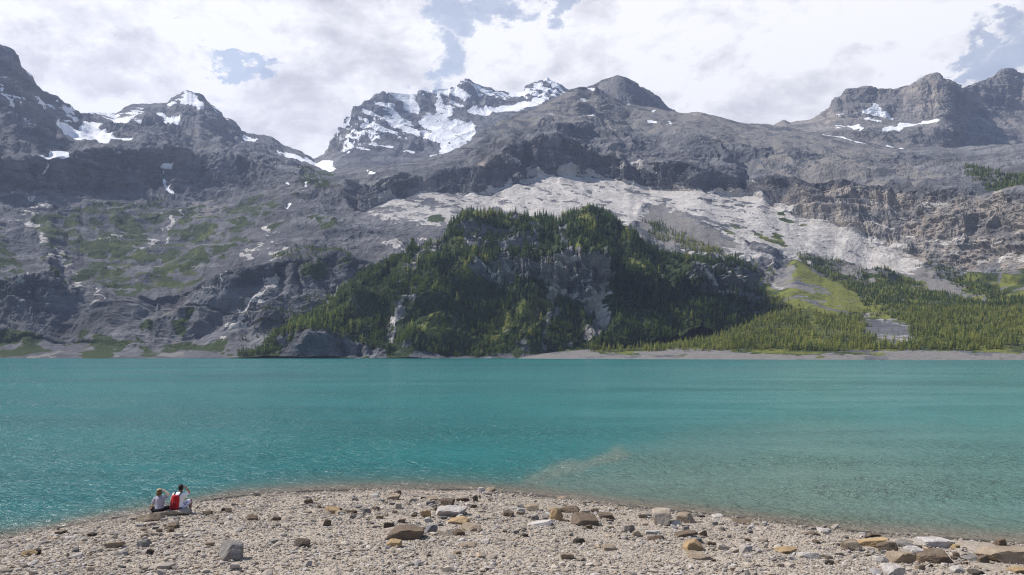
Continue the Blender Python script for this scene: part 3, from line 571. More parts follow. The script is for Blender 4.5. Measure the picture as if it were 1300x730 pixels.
def trunk_mesh(r, top=.8, rad=.014):
    V = []; Fc = []; n = 6
    for j, t in enumerate((-.06, .02, .35, top)):
        rr = rad*(1.5, 1., .7, .15)[j]
        for k in range(n):
            V.append((rr*math.cos(k*6.283/n), rr*math.sin(k*6.283/n), t))
    for j in range(3):
        for k in range(n):
            Fc.append((j*n+k, j*n+(k+1) % n, (j+1)*n+(k+1) % n, (j+1)*n+k))
    return np.array(V), np.array(Fc)
tr_r = np.random.default_rng(5)
KINDS = {'spruce': [conifer(tr_r, .19+.035*i) for i in range(3)], 'larch': [conifer(tr_r, .25+.04*i, 11, 6) for i in range(3)], 'broad': [broadleaf(tr_r) for i in range(3)]}
TRUNK = trunk_mesh(tr_r)
MATS = {'spruce': M_CON, 'larch': M_PALE, 'broad': M_BROAD}

def scatter(sh, dens, seed):
    """points spread evenly over the real ground area of a terrain sheet"""
    r = np.random.default_rng(seed); V = sh['V']
    a, b, c_ = V[:-1, :-1], V[:-1, 1:], V[1:, :-1]
    area = np.linalg.norm(np.cross(b-a, c_-a), axis=-1)
    # stand density is per horizontal area
    nrm = np.cross(b-a, c_-a); hor = np.abs(nrm[..., 2])*.75+area*.25
    lam = hor*dens[:-1, :-1]
    n = r.poisson(lam)
    ii, jj = np.nonzero(n); rep = n[ii, jj]
    ii = np.repeat(ii, rep); jj = np.repeat(jj, rep)
    u = r.random(len(ii))[:, None]; v = r.random(len(ii))[:, None]
    P = V[ii, jj]*(1-u)*(1-v)+V[ii, jj+1]*u*(1-v)+V[ii+1, jj]*(1-u)*v+V[ii+1, jj+1]*u*v
    return P, sh['px'][ii, jj], sh['py'][ii, jj]
trees = []   # (x,y,z,h,kind,var,rot,tone,zone)
# knoll forest
px, py, V1 = KNOLL['px'], KNOLL['py'], KNOLL['V']
nz = normals(V1); flat = 1-np.abs(nz[..., 2])
wk = lambda V, o: fbm(V[..., 0]/35+o, V[..., 1]/35, V[..., 2]/35+o, 4)*22
ox_, oy_ = wk(V1, 0), wk(V1, 40); px_t, py_t = px+ox_, py+oy_
dens = np.full(px.shape, .046)
for q, b in enumerate(BARE): dens[inpoly(px_t, py_t, b)] *= .05 if q in (0, 1, 6, 9) else .35
for l in CHUTES: dens *= 1-.97*polyline(px_t, py_t, l, 7)
for b in SLOPE_GRASS: dens[inpoly(px_t, py_t, b)] *= .22
clump = fbm(V1[..., 0]/45, V1[..., 1]/45, V1[..., 2]/45, 3)
dens *= np.clip(.85+clump*1.9, .05, 1.6)*(1-.85*sstep(.55, .8, flat))
dens[(py > 451)] = 0
P, qx, qy = scatter(KNOLL, dens, 21)
r = np.random.default_rng(22)
tn = fbm(P[:, 0]/70, P[:, 1]/70, P[:, 2]/70, 3)
for p, x, y, t in zip(P, qx, qy, tn):
    low = y > 400 or x < 560
    k = 'broad' if r.random() < (.5 if x < 560 else .35 if y > 395 else .06) else ('larch' if t > .16 and r.random() < .35 else 'spruce')
    h = (6.5+9.5*r.random()) if k != 'broad' else (5+6*r.random())
    trees.append((p[0], p[1], p[2], h, k, r.integers(3), r.random()*6.28, np.clip(.5+t*1.3+r.normal()*.22, 0, 1), 'knoll'))
# delta forest
px, py, V1 = WALL['px'], WALL['py'], WALL['V']
px_t, py_t = px+wk(V1, 0)*.8, py+wk(V1, 40)*.45
dens = np.zeros(px.shape)
FOREST_D = [(735,446.6),(780,437),(850,425),(892,402),(930,384),(965,368),(1000,384),(1050,402),(1095,402),(1100,385),(1060,362),(1040,348),(1012,326),(1016,323),(1060,340),(1120,366),(1105,352),(1112,345),(1180,366),(1240,382),(1180,360),(1164,342),(1180,342),(1230,355),(1300,380),(1740,370),(1740,444),(1300,444.5),(1000,445.5)]
dens[inpoly(px_t, py_t, FOREST_D)] = .046
dens[inpoly(px_t, py_t, [(1020,390),(1050,398),(1095,398),(1240,385),(1300,385),(1740,385),(1740,444),(960,444),(940,400)])] = .05
for pl, f in (([(1093,402),(1130,404),(1160,414),(1150,420),(1160,436),(1112,436),(1098,420)], .02), ([(1011,332),(1040,346),(1080,368),(1100,384),(1060,388),(1030,376),(1004,364)], .04), ([(1003,366),(1010,330),(1030,372),(1075,396),(1050,392)], .05), (CONE, 0.), ([(1150,352),(1163,341),(1175,343),(1265,387),(1220,378)], .03), ([(1050,338),(1064,331),(1085,337),(1110,355),(1080,352)], .05)):
    dens[inpoly(px_t, py_t, pl)] *= f
dens[inpoly(px_t, py_t, [(985,368),(1020,378),(1085,390),(1125,386),(1110,402),(1040,402),(990,386)])] *= .25
dens *= 1-.9*polyline(px_t, py_t, [(1020,385),(1028,405),(1045,432)], 6)
dens[inpoly(px_t, py_t, [(818,282),(835,283),(870,300),(930,330),(985,352),(975,362),(930,345),(880,322),(830,300)])] = .03
dens[inpoly(px_t, py_t, [(1222,217),(1300,224),(1740,215),(1740,250),(1300,246),(1250,240),(1230,230)])] = .03
for pl in ([(345,326),(400,320),(450,316),(450,342),(400,352)], [(300,440),(345,425),(340,395),(400,372),(420,390),(380,430)]): dens[inpoly(px_t, py_t, pl)] = .02
dens[inpoly(px_t, py_t, [(470,395),(560,318),(600,290),(610,300),(560,400)])] = .03
dens[py > 446.8] = 0
clump = fbm(V1[..., 0]/40, V1[..., 1]/40, V1[..., 2]/40+9, 3)
dens *= np.clip(1.0+clump*1.3, .2, 1.7)
P, qx, qy = scatter(WALL, dens, 31)
tn = fbm(P[:, 0]/60, P[:, 1]/60, P[:, 2]/60+5, 3)
for p, x, y, t in zip(P, qx, qy, tn):
    if x < -60 or x > 1500: continue
    far = y < 385 and x > 800
    dark = (x > 1020 and y < 392) or y < 300
    k = 'spruce' if (dark and r.random() < .65) or r.random() < .12 else ('larch' if r.random() < .78 else 'broad')
    if x < 560: k = 'broad' if r.random() < .6 else 'spruce'
    h = 3.5+6.5*r.random() if k != 'broad' else 2.5+4.5*r.random()
    if y < 300: h *= 1.15
    trees.append((p[0], p[1], p[2], h, k, r.integers(3), r.random()*6.28, np.clip(.56+t*1.0+r.normal()*.18, 0, 1), 'delta' if x > 700 and y > 330 else 'ledge'))

# which trees show largest: near to far coverage count
order = sorted(range(len(trees)), key=lambda i: trees[i][1])
buf = np.zeros((1100, 2000), bool); vis = np.zeros(len(trees))
for i in order:
    x, y, z, h, k = trees[i][:5]
    s = F/y; cx = 650+x*s; by = 449-(z-EYE)*s; hh = h*s; ww = hh*(.42 if k != 'broad' else .6)
    if cx < 4 or cx > 1296: continue
    x0, x1 = int((cx-ww*.35)*1.5), int((cx+ww*.35)*1.5)+1; y0, y1 = int((by-hh)*1.5), int(by*1.5)+1
    sub = buf[max(0, y0):y1, max(0, x0):x1]
    vis[i] = (~sub).sum(); sub[:] = True
big = set(np.argsort(-vis)[:290].tolist())

# individual trees
proto = {}
def shared(kind, v):
    if (kind, v) not in proto:
        cv, cf = KINDS[kind][v]; tv, tf = TRUNK
        mc = mesh_np('crown', cv, cf, MATS[kind]); attr_f(mc, 'tree_tone', np.full(len(cv), .35+.12*v))
        proto[(kind, v)] = (mc, mesh_np('trunk', tv, tf, M_BARK))
    return proto[(kind, v)]
TL = {('larch', 'knoll'): ('larch_tree', 'light green larch among the darker trees on the rocky knoll', 'larches on the knoll'),
      ('spruce', 'knoll'): ('conifer_tree', 'dark green conifer among the trees on the rocky knoll across the lake', 'conifers on the knoll'),
      ('broad', 'knoll'): ('leafy_tree', 'round leafy tree among the trees on the rocky knoll across the lake', 'leafy trees on the knoll'),
      ('larch', 'delta'): ('larch_tree', 'light green larch in the wood behind the far beach', 'larches behind the far beach'),
      ('spruce', 'delta'): ('conifer_tree', 'dark conifer in the light green wood behind the far beach', 'conifers behind the far beach'),
      ('broad', 'delta'): ('leafy_tree', 'low leafy tree in the wood behind the far beach', 'leafy trees behind the far beach'),
      ('spruce', 'ledge'): ('conifer_tree', 'conifer on a rock ledge of the mountain wall', 'conifers on the mountain ledges'),
      ('larch', 'ledge'): ('larch_tree', 'larch on a rock ledge of the mountain wall', 'larches on the mountain ledges'),
      ('broad', 'ledge'): ('leafy_tree', 'leafy tree on a ledge of the mountain wall', 'leafy trees on the mountain ledges')}
for i in sorted(big):
    x, y, z, h, k, v, rot, tone, zone = trees[i]
    nm, lb, gp = TL[(k, zone)]
    root = bpy.data.objects.new(nm, None); COL.objects.link(root)
    root.location = (x, y, z-.2); root.rotation_euler = (0, 0, rot); root.scale = (h, h, h); root.empty_display_size = .1
    tag(root, lb, 'tree', gp)
    mc, mt = shared(k, v)
    link('crown', mc, root); link('trunk', mt, root)
# the rest: one mass per wood
for zone, nm, lb in (('knoll', 'forest', 'dense dark forest covering the rocky knoll'), ('delta', 'forest', 'light green wood spread over the flat fan behind the far beach'), ('ledge', 'forest', 'strips of small trees on the mountain ledges')):
    parts = []
    for kind in KINDS:
        for v in range(3):
            idx = [i for i in range(len(trees)) if i not in big and trees[i][8] == zone and trees[i][4] == kind and trees[i][5] == v]
            if not idx: continue
            T = np.array([[*trees[i][:4], trees[i][6], trees[i][7]] for i in idx])
            for (bv, bf), mi in ((KINDS[kind][v], list(KINDS).index(kind)), (TRUNK, 3)):
                ca, sa_ = np.cos(T[:, 4]), np.sin(T[:, 4]); h = T[:, 3][:, None]
                X = (bv[None, :, 0]*ca[:, None]-bv[None, :, 1]*sa_[:, None])*h+T[:, 0][:, None]
                Y = (bv[None, :, 0]*sa_[:, None]+bv[None, :, 1]*ca[:, None])*h+T[:, 1][:, None]
                Z = bv[None, :, 2]*h+T[:, 2][:, None]-.2
                VV = np.stack([X, Y, Z], -1).reshape(-1, 3)
                FF = (bf[None]+(np.arange(len(T))*len(bv))[:, None, None]).reshape(-1, 4)
                parts.append((VV, FF, np.repeat(T[:, 5], len(bv)), mi))
    if not parts: continue
    off = 0; Vs, Fs, Ts, Ms = [], [], [], []
    for VV, FF, tt, mi in parts:
        Vs.append(VV); Fs.append(FF+off); Ts.append(tt); Ms.append(np.full(len(FF), mi)); off += len(VV)
    me = mesh_np(nm, np.concatenate(Vs), np.concatenate(Fs))
    for m in (M_CON, M_PALE, M_BROAD, M_BARK): me.materials.append(m)
    me.polygons.foreach_set('material_index', np.concatenate(Ms).astype(np.int32)); attr_f(me, 'tree_tone', np.concatenate(Ts))
    tag(link(nm, me), lb, 'forest', kind='stuff')
print('trees', len(trees))

# ---------------------------------------------------------------- beach (near shore)
SH = [(-260,716),(-120,704),(0,686),(60,673),(120,662),(160,656),(200,648),(240,640),(270,634),(330,628),(400,623.5),(500,621.5),(600,622.5),(660,627),(720,634),(800,644),(880,651),(960,661),(1050,672),(1150,681),(1230,686),(1300,691),(1420,700),(1600,715)]
sy = np.array([EYE*F/(y-449) for x, y in SH]); sx = np.array([(x-650)/F*Y for (x, _), Y in zip(SH, sy)])
def shore_y(X):
    return np.interp(X, sx, sy, left=None, right=None)+np.minimum(0, 1.0*(X-sx[0]))*.5*-1*-1+np.minimum(0, -(X-sx[-1]))*.4
def ground_z(X, Y, rough=True):
    X = np.asarray(X, float); Y = np.asarray(Y, float)
    wob = fbm(X/3.1, Y/3.1, 0*X+2, 3)*.35+fbm(X/.9, Y/.9, 0*X+6, 2)*.12 if rough else 0
    d = shore_y(X)-Y+wob
    z = np.where(d < 0, np.maximum(.15*d, -.6+.08*(d+4.)), np.where(d < 17, .075*d-.0006*d*d, 1.1+.165*(d-17)))
    z = np.maximum(z, -14)
    if rough:
        z = z+(fbm(X/2.2, Y/2.2, 0*X, 4)*.10+fbm(X/.35, Y/.35, 0*X+4, 3)*.03)*sstep(-2, 2.5, d)
    return z
def ground_at(px_, py_):
    Y = 25.
    for _ in range(40):
        X = (px_-650)/F*Y; z = float(ground_z(np.array([X]), np.array([Y]))[0])
        Y = .5*Y+.5*(EYE-z)*F/(py_-449)
    return (px_-650)/F*Y, Y, z
gx = np.concatenate([np.linspace(-400, -26, 60), np.arange(-25, 25, .09), np.linspace(25.2, 400, 60)])
gy = np.concatenate([np.linspace(-300, 13, 60), np.arange(13.3, 37.5, .09), np.linspace(38, 300, 60)])
GX, GY = np.meshgrid(gx, gy)
GZ = ground_z(GX, GY)
m, nt = new_mat('beach_gravel'); tc = N(nt, 'ShaderNodeTexCoord'); vec = tc.outputs['Object']
vor = N(nt, 'ShaderNodeTexVoronoi'); vor.inputs['Scale'].default_value = 22.; nt.links.new(vec, vor.inputs['Vector'])
vo2 = N(nt, 'ShaderNodeTexVoronoi'); vo2.inputs['Scale'].default_value = 60.; nt.links.new(vec, vo2.inputs['Vector'])
n1 = noise_node(nt, vec, .5, 5).outputs[0]; n2 = noise_node(nt, vec, 9., 6, .7).outputs[0]
sc = N(nt, 'ShaderNodeSeparateColor'); nt.links.new(vor.outputs['Color'], sc.inputs[0])
col = ramp(nt, sc.outputs[0], [(0., (.27, .22, .17)), (.3, (.39, .33, .262)), (.7, (.45, .385, .308)), (1., (.54, .475, .39))])
col = mixc(nt, mathn(nt, 'MULTIPLY', mapr(nt, n2, .35, .7), .6), col, (.38, .33, .275))
col = mixc(nt, mathn(nt, 'MULTIPLY', mapr(nt, n1, .45, .7), .35), col, (.30, .255, .20))
wet = N(nt, 'ShaderNodeAttribute', attribute_name='wet')
wf = mapr(nt, mathn(nt, 'ADD', wet.outputs['Fac'], mathn(nt, 'MULTIPLY', mathn(nt, 'SUBTRACT', n2, .5), .5)), .3, .7)
col = mixc(nt, wf, col, mixc(nt, sc.outputs[1], (.13, .108, .082), (.25, .21, .165)))
hgt = mathn(nt, 'SUBTRACT', mathn(nt, 'MULTIPLY', n2, .6), mathn(nt, 'ADD', vor.outputs['Distance'], mathn(nt, 'MULTIPLY', vo2.outputs['Distance'], .4)))
finish(nt, col, mapr(nt, wf, 0, 1, .92, .5), hgt, .03, .9, .2)
M_BEACH = m
me = mesh_np('beach', np.stack([GX, GY, GZ], -1), grid_faces(*GX.shape), M_BEACH)
attr_f(me, 'wet', sstep(.11, -.01, GZ))
tag(link('beach', me), 'pale stony lake beach sloping down to the water', kind='structure')

# ground sheet to the horizon, below lake and mountains
me = mesh_np('ground', [(-9000, -4000, -15), (9000, -4000, -15), (9000, 9500, -15), (-9000, 9500, -15)], [(0, 1, 2, 3)], simple_mat('lake_bed', (.22, .2, .17), .9, .2, .05))
tag(link('ground', me), 'lake bed and valley floor', kind='structure')

# ---------------------------------------------------------------- water
wpx = np.concatenate([np.linspace(-1800, -60, 40), np.arange(-50, 1352, 4.), np.linspace(1360, 3100, 40)])
wY = np.concatenate([np.linspace(6, 22, 12), 22.2*(1100/22.2)**np.linspace(0, 1, 300)])
WPX, WY = np.meshgrid(wpx, wY); WX = wx(WPX, WY)
bed = ground_z(WX, np.minimum(WY, 60), False)
dep = np.where(WY > 58, 3., np.clip(-bed, -.05, 3.))
wpy = 449+EYE*F/WY
w_n = fbm(WX/14, WY/14, 0*WX, 4); w_n2 = fbm(WPX/60, wpy/22, 0*WX+3, 4)
qx = WPX+w_n2*30; qy = wpy+w_n2*9
PL = [(655,606),(690,594),(740,588),(800,566),(850,552),(930,540),(1050,538),(1200,540),(1420,545),(1900,560),(1900,760),(1300,720),(900,660),(740,640),(690,628)]
silt = blur1(blur1(inpoly(qx, qy, PL)*1., 15, 0), 11, 1)*(.45+.55*sstep(545, 625, wpy))*(1-.35*sstep(1000, 1350, WPX))
rim = blur1(blur1(polyline(qx, qy, [(662,610),(700,598),(745,590),(790,572)], 9)+polyline(qx, qy, [(668,612),(700,624),(760,634)], 7), 2, 0), 2, 1)
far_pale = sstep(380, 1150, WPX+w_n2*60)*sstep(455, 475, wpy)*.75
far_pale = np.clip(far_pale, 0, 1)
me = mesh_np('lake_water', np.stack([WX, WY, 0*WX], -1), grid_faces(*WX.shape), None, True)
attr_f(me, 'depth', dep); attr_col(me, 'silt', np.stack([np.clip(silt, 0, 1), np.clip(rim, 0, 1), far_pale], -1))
m, nt = new_mat('glacial_water'); tc = N(nt, 'ShaderNodeTexCoord'); vec = tc.outputs['Object']
D = N(nt, 'ShaderNodeAttribute', attribute_name='depth'); S = N(nt, 'ShaderNodeAttribute', attribute_name='silt')
ss = N(nt, 'ShaderNodeSeparateColor'); nt.links.new(S.outputs['Color'], ss.inputs[0])
mb = N(nt, 'ShaderNodeMapping'); mb.inputs['Scale'].default_value = (.4, 1., 1.); nt.links.new(vec, mb.inputs[0])
big = noise_node(nt, mb.outputs[0], .014, 5, .6, .5).outputs[0]
deep = mixc(nt, mapr(nt, big, .35, .7), (.003, .122, .130), (.007, .180, .177))
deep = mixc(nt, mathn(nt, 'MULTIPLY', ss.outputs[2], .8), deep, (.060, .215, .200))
deep = mixc(nt, mathn(nt, 'MULTIPLY', ss.outputs[0], 1.), deep, (.112, .188, .157))
deep = mixc(nt, mathn(nt, 'MULTIPLY', ss.outputs[1], .42), deep, (.24, .235, .175))
n_sh = noise_node(nt, vec, 7., 4, .7).outputs[0]
shd = mathn(nt, 'ADD', D.outputs['Fac'], mathn(nt, 'MULTIPLY', mathn(nt, 'SUBTRACT', n_sh, .5), .12))
deep = mixc(nt, mathn(nt, 'MULTIPLY', mapr(nt, shd, .12, .95, 1., 0.), .8), deep, (.105, .130, .098))
deep = mixc(nt, mathn(nt, 'MULTIPLY', mapr(nt, shd, .02, .44, 1., 0.), .95), deep, mixc(nt, mapr(nt, n_sh, .35, .65), (.13, .108, .080), (.24, .20, .155)))
mpw = N(nt, 'ShaderNodeMapping'); mpw.inputs['Rotation'].default_value = (0, 0, math.radians(14)); mpw.inputs['Scale'].default_value = (.8, 1.1, 1.); nt.links.new(vec, mpw.inputs[0])
w1 = noise_node(nt, mpw.outputs[0], 1.5, 4, .6, .6).outputs[0]
w2 = noise_node(nt, mpw.outputs[0], 5.5, 3, .55, .3).outputs[0]
w3 = noise_node(nt, mpw.outputs[0], .22, 3, .5).outputs[0]
h = mathn(nt, 'ADD', mathn(nt, 'MULTIPLY', w1, 1.), mathn(nt, 'ADD', mathn(nt, 'MULTIPLY', w2, .34), mathn(nt, 'MULTIPLY', w3, 1.3)))
ml = N(nt, 'ShaderNodeMapping'); ml.inputs['Scale'].default_value = (.35, 1., 1.); ml.inputs['Rotation'].default_value = (0, 0, math.radians(-9)); nt.links.new(vec, ml.inputs[0])
lanes = mathn(nt, 'ADD', mathn(nt, 'MULTIPLY', noise_node(nt, ml.outputs[0], .022, 4, .6, .8).outputs[0], .6), mathn(nt, 'MULTIPLY', noise_node(nt, ml.outputs[0], .10, 4, .6, .8).outputs[0], .4))
bn = N(nt, 'ShaderNodeBump'); bn.inputs['Distance'].default_value = .62; nt.links.new(mapr(nt, lanes, .36, .64, .35, 1.15), bn.inputs['Strength']); nt.links.new(h, bn.inputs['Height'])
b = N(nt, 'ShaderNodeBsdfPrincipled'); nt.links.new(deep, b.inputs['Base Color']); b.inputs['Roughness'].default_value = .2; b.inputs['IOR'].default_value = 1.33; b.inputs['Specular IOR Level'].default_value = .42
nt.links.new(bn.outputs[0], b.inputs['Normal'])
gl = N(nt, 'ShaderNodeBsdfGlossy'); gl.inputs['Roughness'].default_value = .08; nt.links.new(bn.outputs[0], gl.inputs['Normal'])
fr = N(nt, 'ShaderNodeFresnel'); fr.inputs[0].default_value = 1.33; nt.links.new(bn.outputs[0], fr.inputs['Normal'])
trn = N(nt, 'ShaderNodeBsdfTransparent'); trn.inputs[0].default_value = (.80, .86, .80, 1)
cl = N(nt, 'ShaderNodeMixShader'); nt.links.new(fr.outputs[0], cl.inputs[0]); nt.links.new(trn.outputs[0], cl.inputs[1]); nt.links.new(gl.outputs[0], cl.inputs[2])
mx = N(nt, 'ShaderNodeMixShader'); nt.links.new(mapr(nt, D.outputs['Fac'], .0, .07), mx.inputs[0]); nt.links.new(cl.outputs[0], mx.inputs[1]); nt.links.new(b.outputs[0], mx.inputs[2])
o = N(nt, 'ShaderNodeOutputMaterial'); nt.links.new(mx.outputs[0], o.inputs[0])
me.materials.append(m)
tag(link('lake_water', me), 'turquoise glacial lake with small wind ripples', kind='structure')

# ---------------------------------------------------------------- stones
def rock_shape(seed, sub=3, planes=16, flat=.75):
    r = np.random.default_rng(seed)
    bm = bmesh.new(); bmesh.ops.create_icosphere(bm, subdivisions=sub, radius=1.)
    V = np.array([v.co[:] for v in bm.verts]); Fc = np.array([[v.index for v in f.verts] for f in bm.faces]); bm.free()
    n = r.normal(size=(planes, 3)); n /= np.linalg.norm(n, axis=1)[:, None]; dd = .55+.45*r.random(planes)
    n = np.concatenate([n, np.array([[1, 0, 0], [-1, 0, 0], [0, 1, 0], [0, -1, 0], [0, 0, 1.], [0, 0, -1]])+.22*r.normal(size=(6, 3))]); n /= np.linalg.norm(n, axis=1)[:, None]; dd = np.concatenate([dd+.1, np.full(6, .82)])
    q = V@n.T; rad = np.where(q > .05, dd/np.maximum(q, .05), 9.)
    k = 90.; rr = -np.log(np.exp(-k*np.minimum(rad, 3)).sum(1)+np.exp(-k*1.5))/k
    P = V*rr[:, None]
    P *= (1+.05*fbm(P[:, 0]*2.2+seed, P[:, 1]*2.2, P[:, 2]*2.2, 4)+.02*pnoise(P[:, 0]*9, P[:, 1]*9+seed, P[:, 2]*9))[:, None]
    lo, hi = P.min(0), P.max(0); P = (P-(lo+hi)/2)/(hi-lo)   # unit box
    return P, Fc
m, nt = new_mat('stone'); tc = N(nt, 'ShaderNodeTexCoord'); oi = N(nt, 'ShaderNodeObjectInfo'); vec = tc.outputs['Object']
add = N(nt, 'ShaderNodeVectorMath', operation='ADD'); nt.links.new(vec, add.inputs[0]); nt.links.new(oi.outputs['Location'], add.inputs[1])
n1 = noise_node(nt, add.outputs[0], 3., 6, .65).outputs[0]; n2 = noise_node(nt, add.outputs[0], 14., 5, .7).outputs[0]; n3 = noise_node(nt, add.outputs[0], 1.3, 3).outputs[0]
col = mixc(nt, mathn(nt, 'MULTIPLY', mapr(nt, n1, .35, .7), .75), oi.outputs['Color'], mixc(nt, 1., oi.outputs['Color'], (.62, .58, .55), 'MULTIPLY'))
col = mixc(nt, mathn(nt, 'MULTIPLY', mapr(nt, n2, .5, .7), .5), col, mixc(nt, .5, oi.outputs['Color'], (.46, .43, .40)))
col = mixc(nt, mathn(nt, 'MULTIPLY', mapr(nt, n3, .55, .75), .35), col, (.30, .21, .12))
finish(nt, col, .92, mathn(nt, 'ADD', n1, mathn(nt, 'MULTIPLY', n2, .4)), .09, .9, .15)
M_STONE = m
ROCKS = []
for s in range(14):
    V, Fc = rock_shape(100+s, 4, 6+s % 4)
    ROCKS.append(mesh_np('rock', V, Fc, M_STONE))
TONES = {'pale': (.42, .365, .30), 'white': (.52, .485, .45), 'tan': (.33, .265, .195), 'ochre': (.42, .30, .165), 'brown': (.165, .125, .09), 'dark': (.095, .078, .064), 'grey': (.25, .235, .22), 'blue': (.22, .225, .245)}
HOLD = []
def rock(px_, py_, w, h, tone, label=None, name='rock', var=None, rot=None, dep=.85, tilt=None, group=None):
    X, Y, z = ground_at(px_, py_)
    W = w/F*Y; Hm = h/F*Y; dpt = W*dep; H = max(.42*Hm, Hm-.2*dpt)
    v = var if var is not None else random.randrange(14)
    o = link(name, ROCKS[v])
    o.scale = (W*1.12, dpt*1.1, H*1.55)
    o.rotation_euler = (random.uniform(-.1, .1), tilt if tilt is not None else random.uniform(-.13, .13), rot if rot is not None else random.choice([0, math.pi])+random.uniform(-.25, .25))
    yc = Y+dpt*.42
    o.location = (X/Y*yc, yc, float(ground_z(np.array([X]), np.array([yc]))[0])+H*.36)
    t = TONES[tone]; j = random.uniform(.92, 1.08)
    o.color = (*(min(.7, q*j) for q in t), 1)
    HOLD.append((X, yc, W*.5))
    tag(o, label, 'rock', group)
    return o
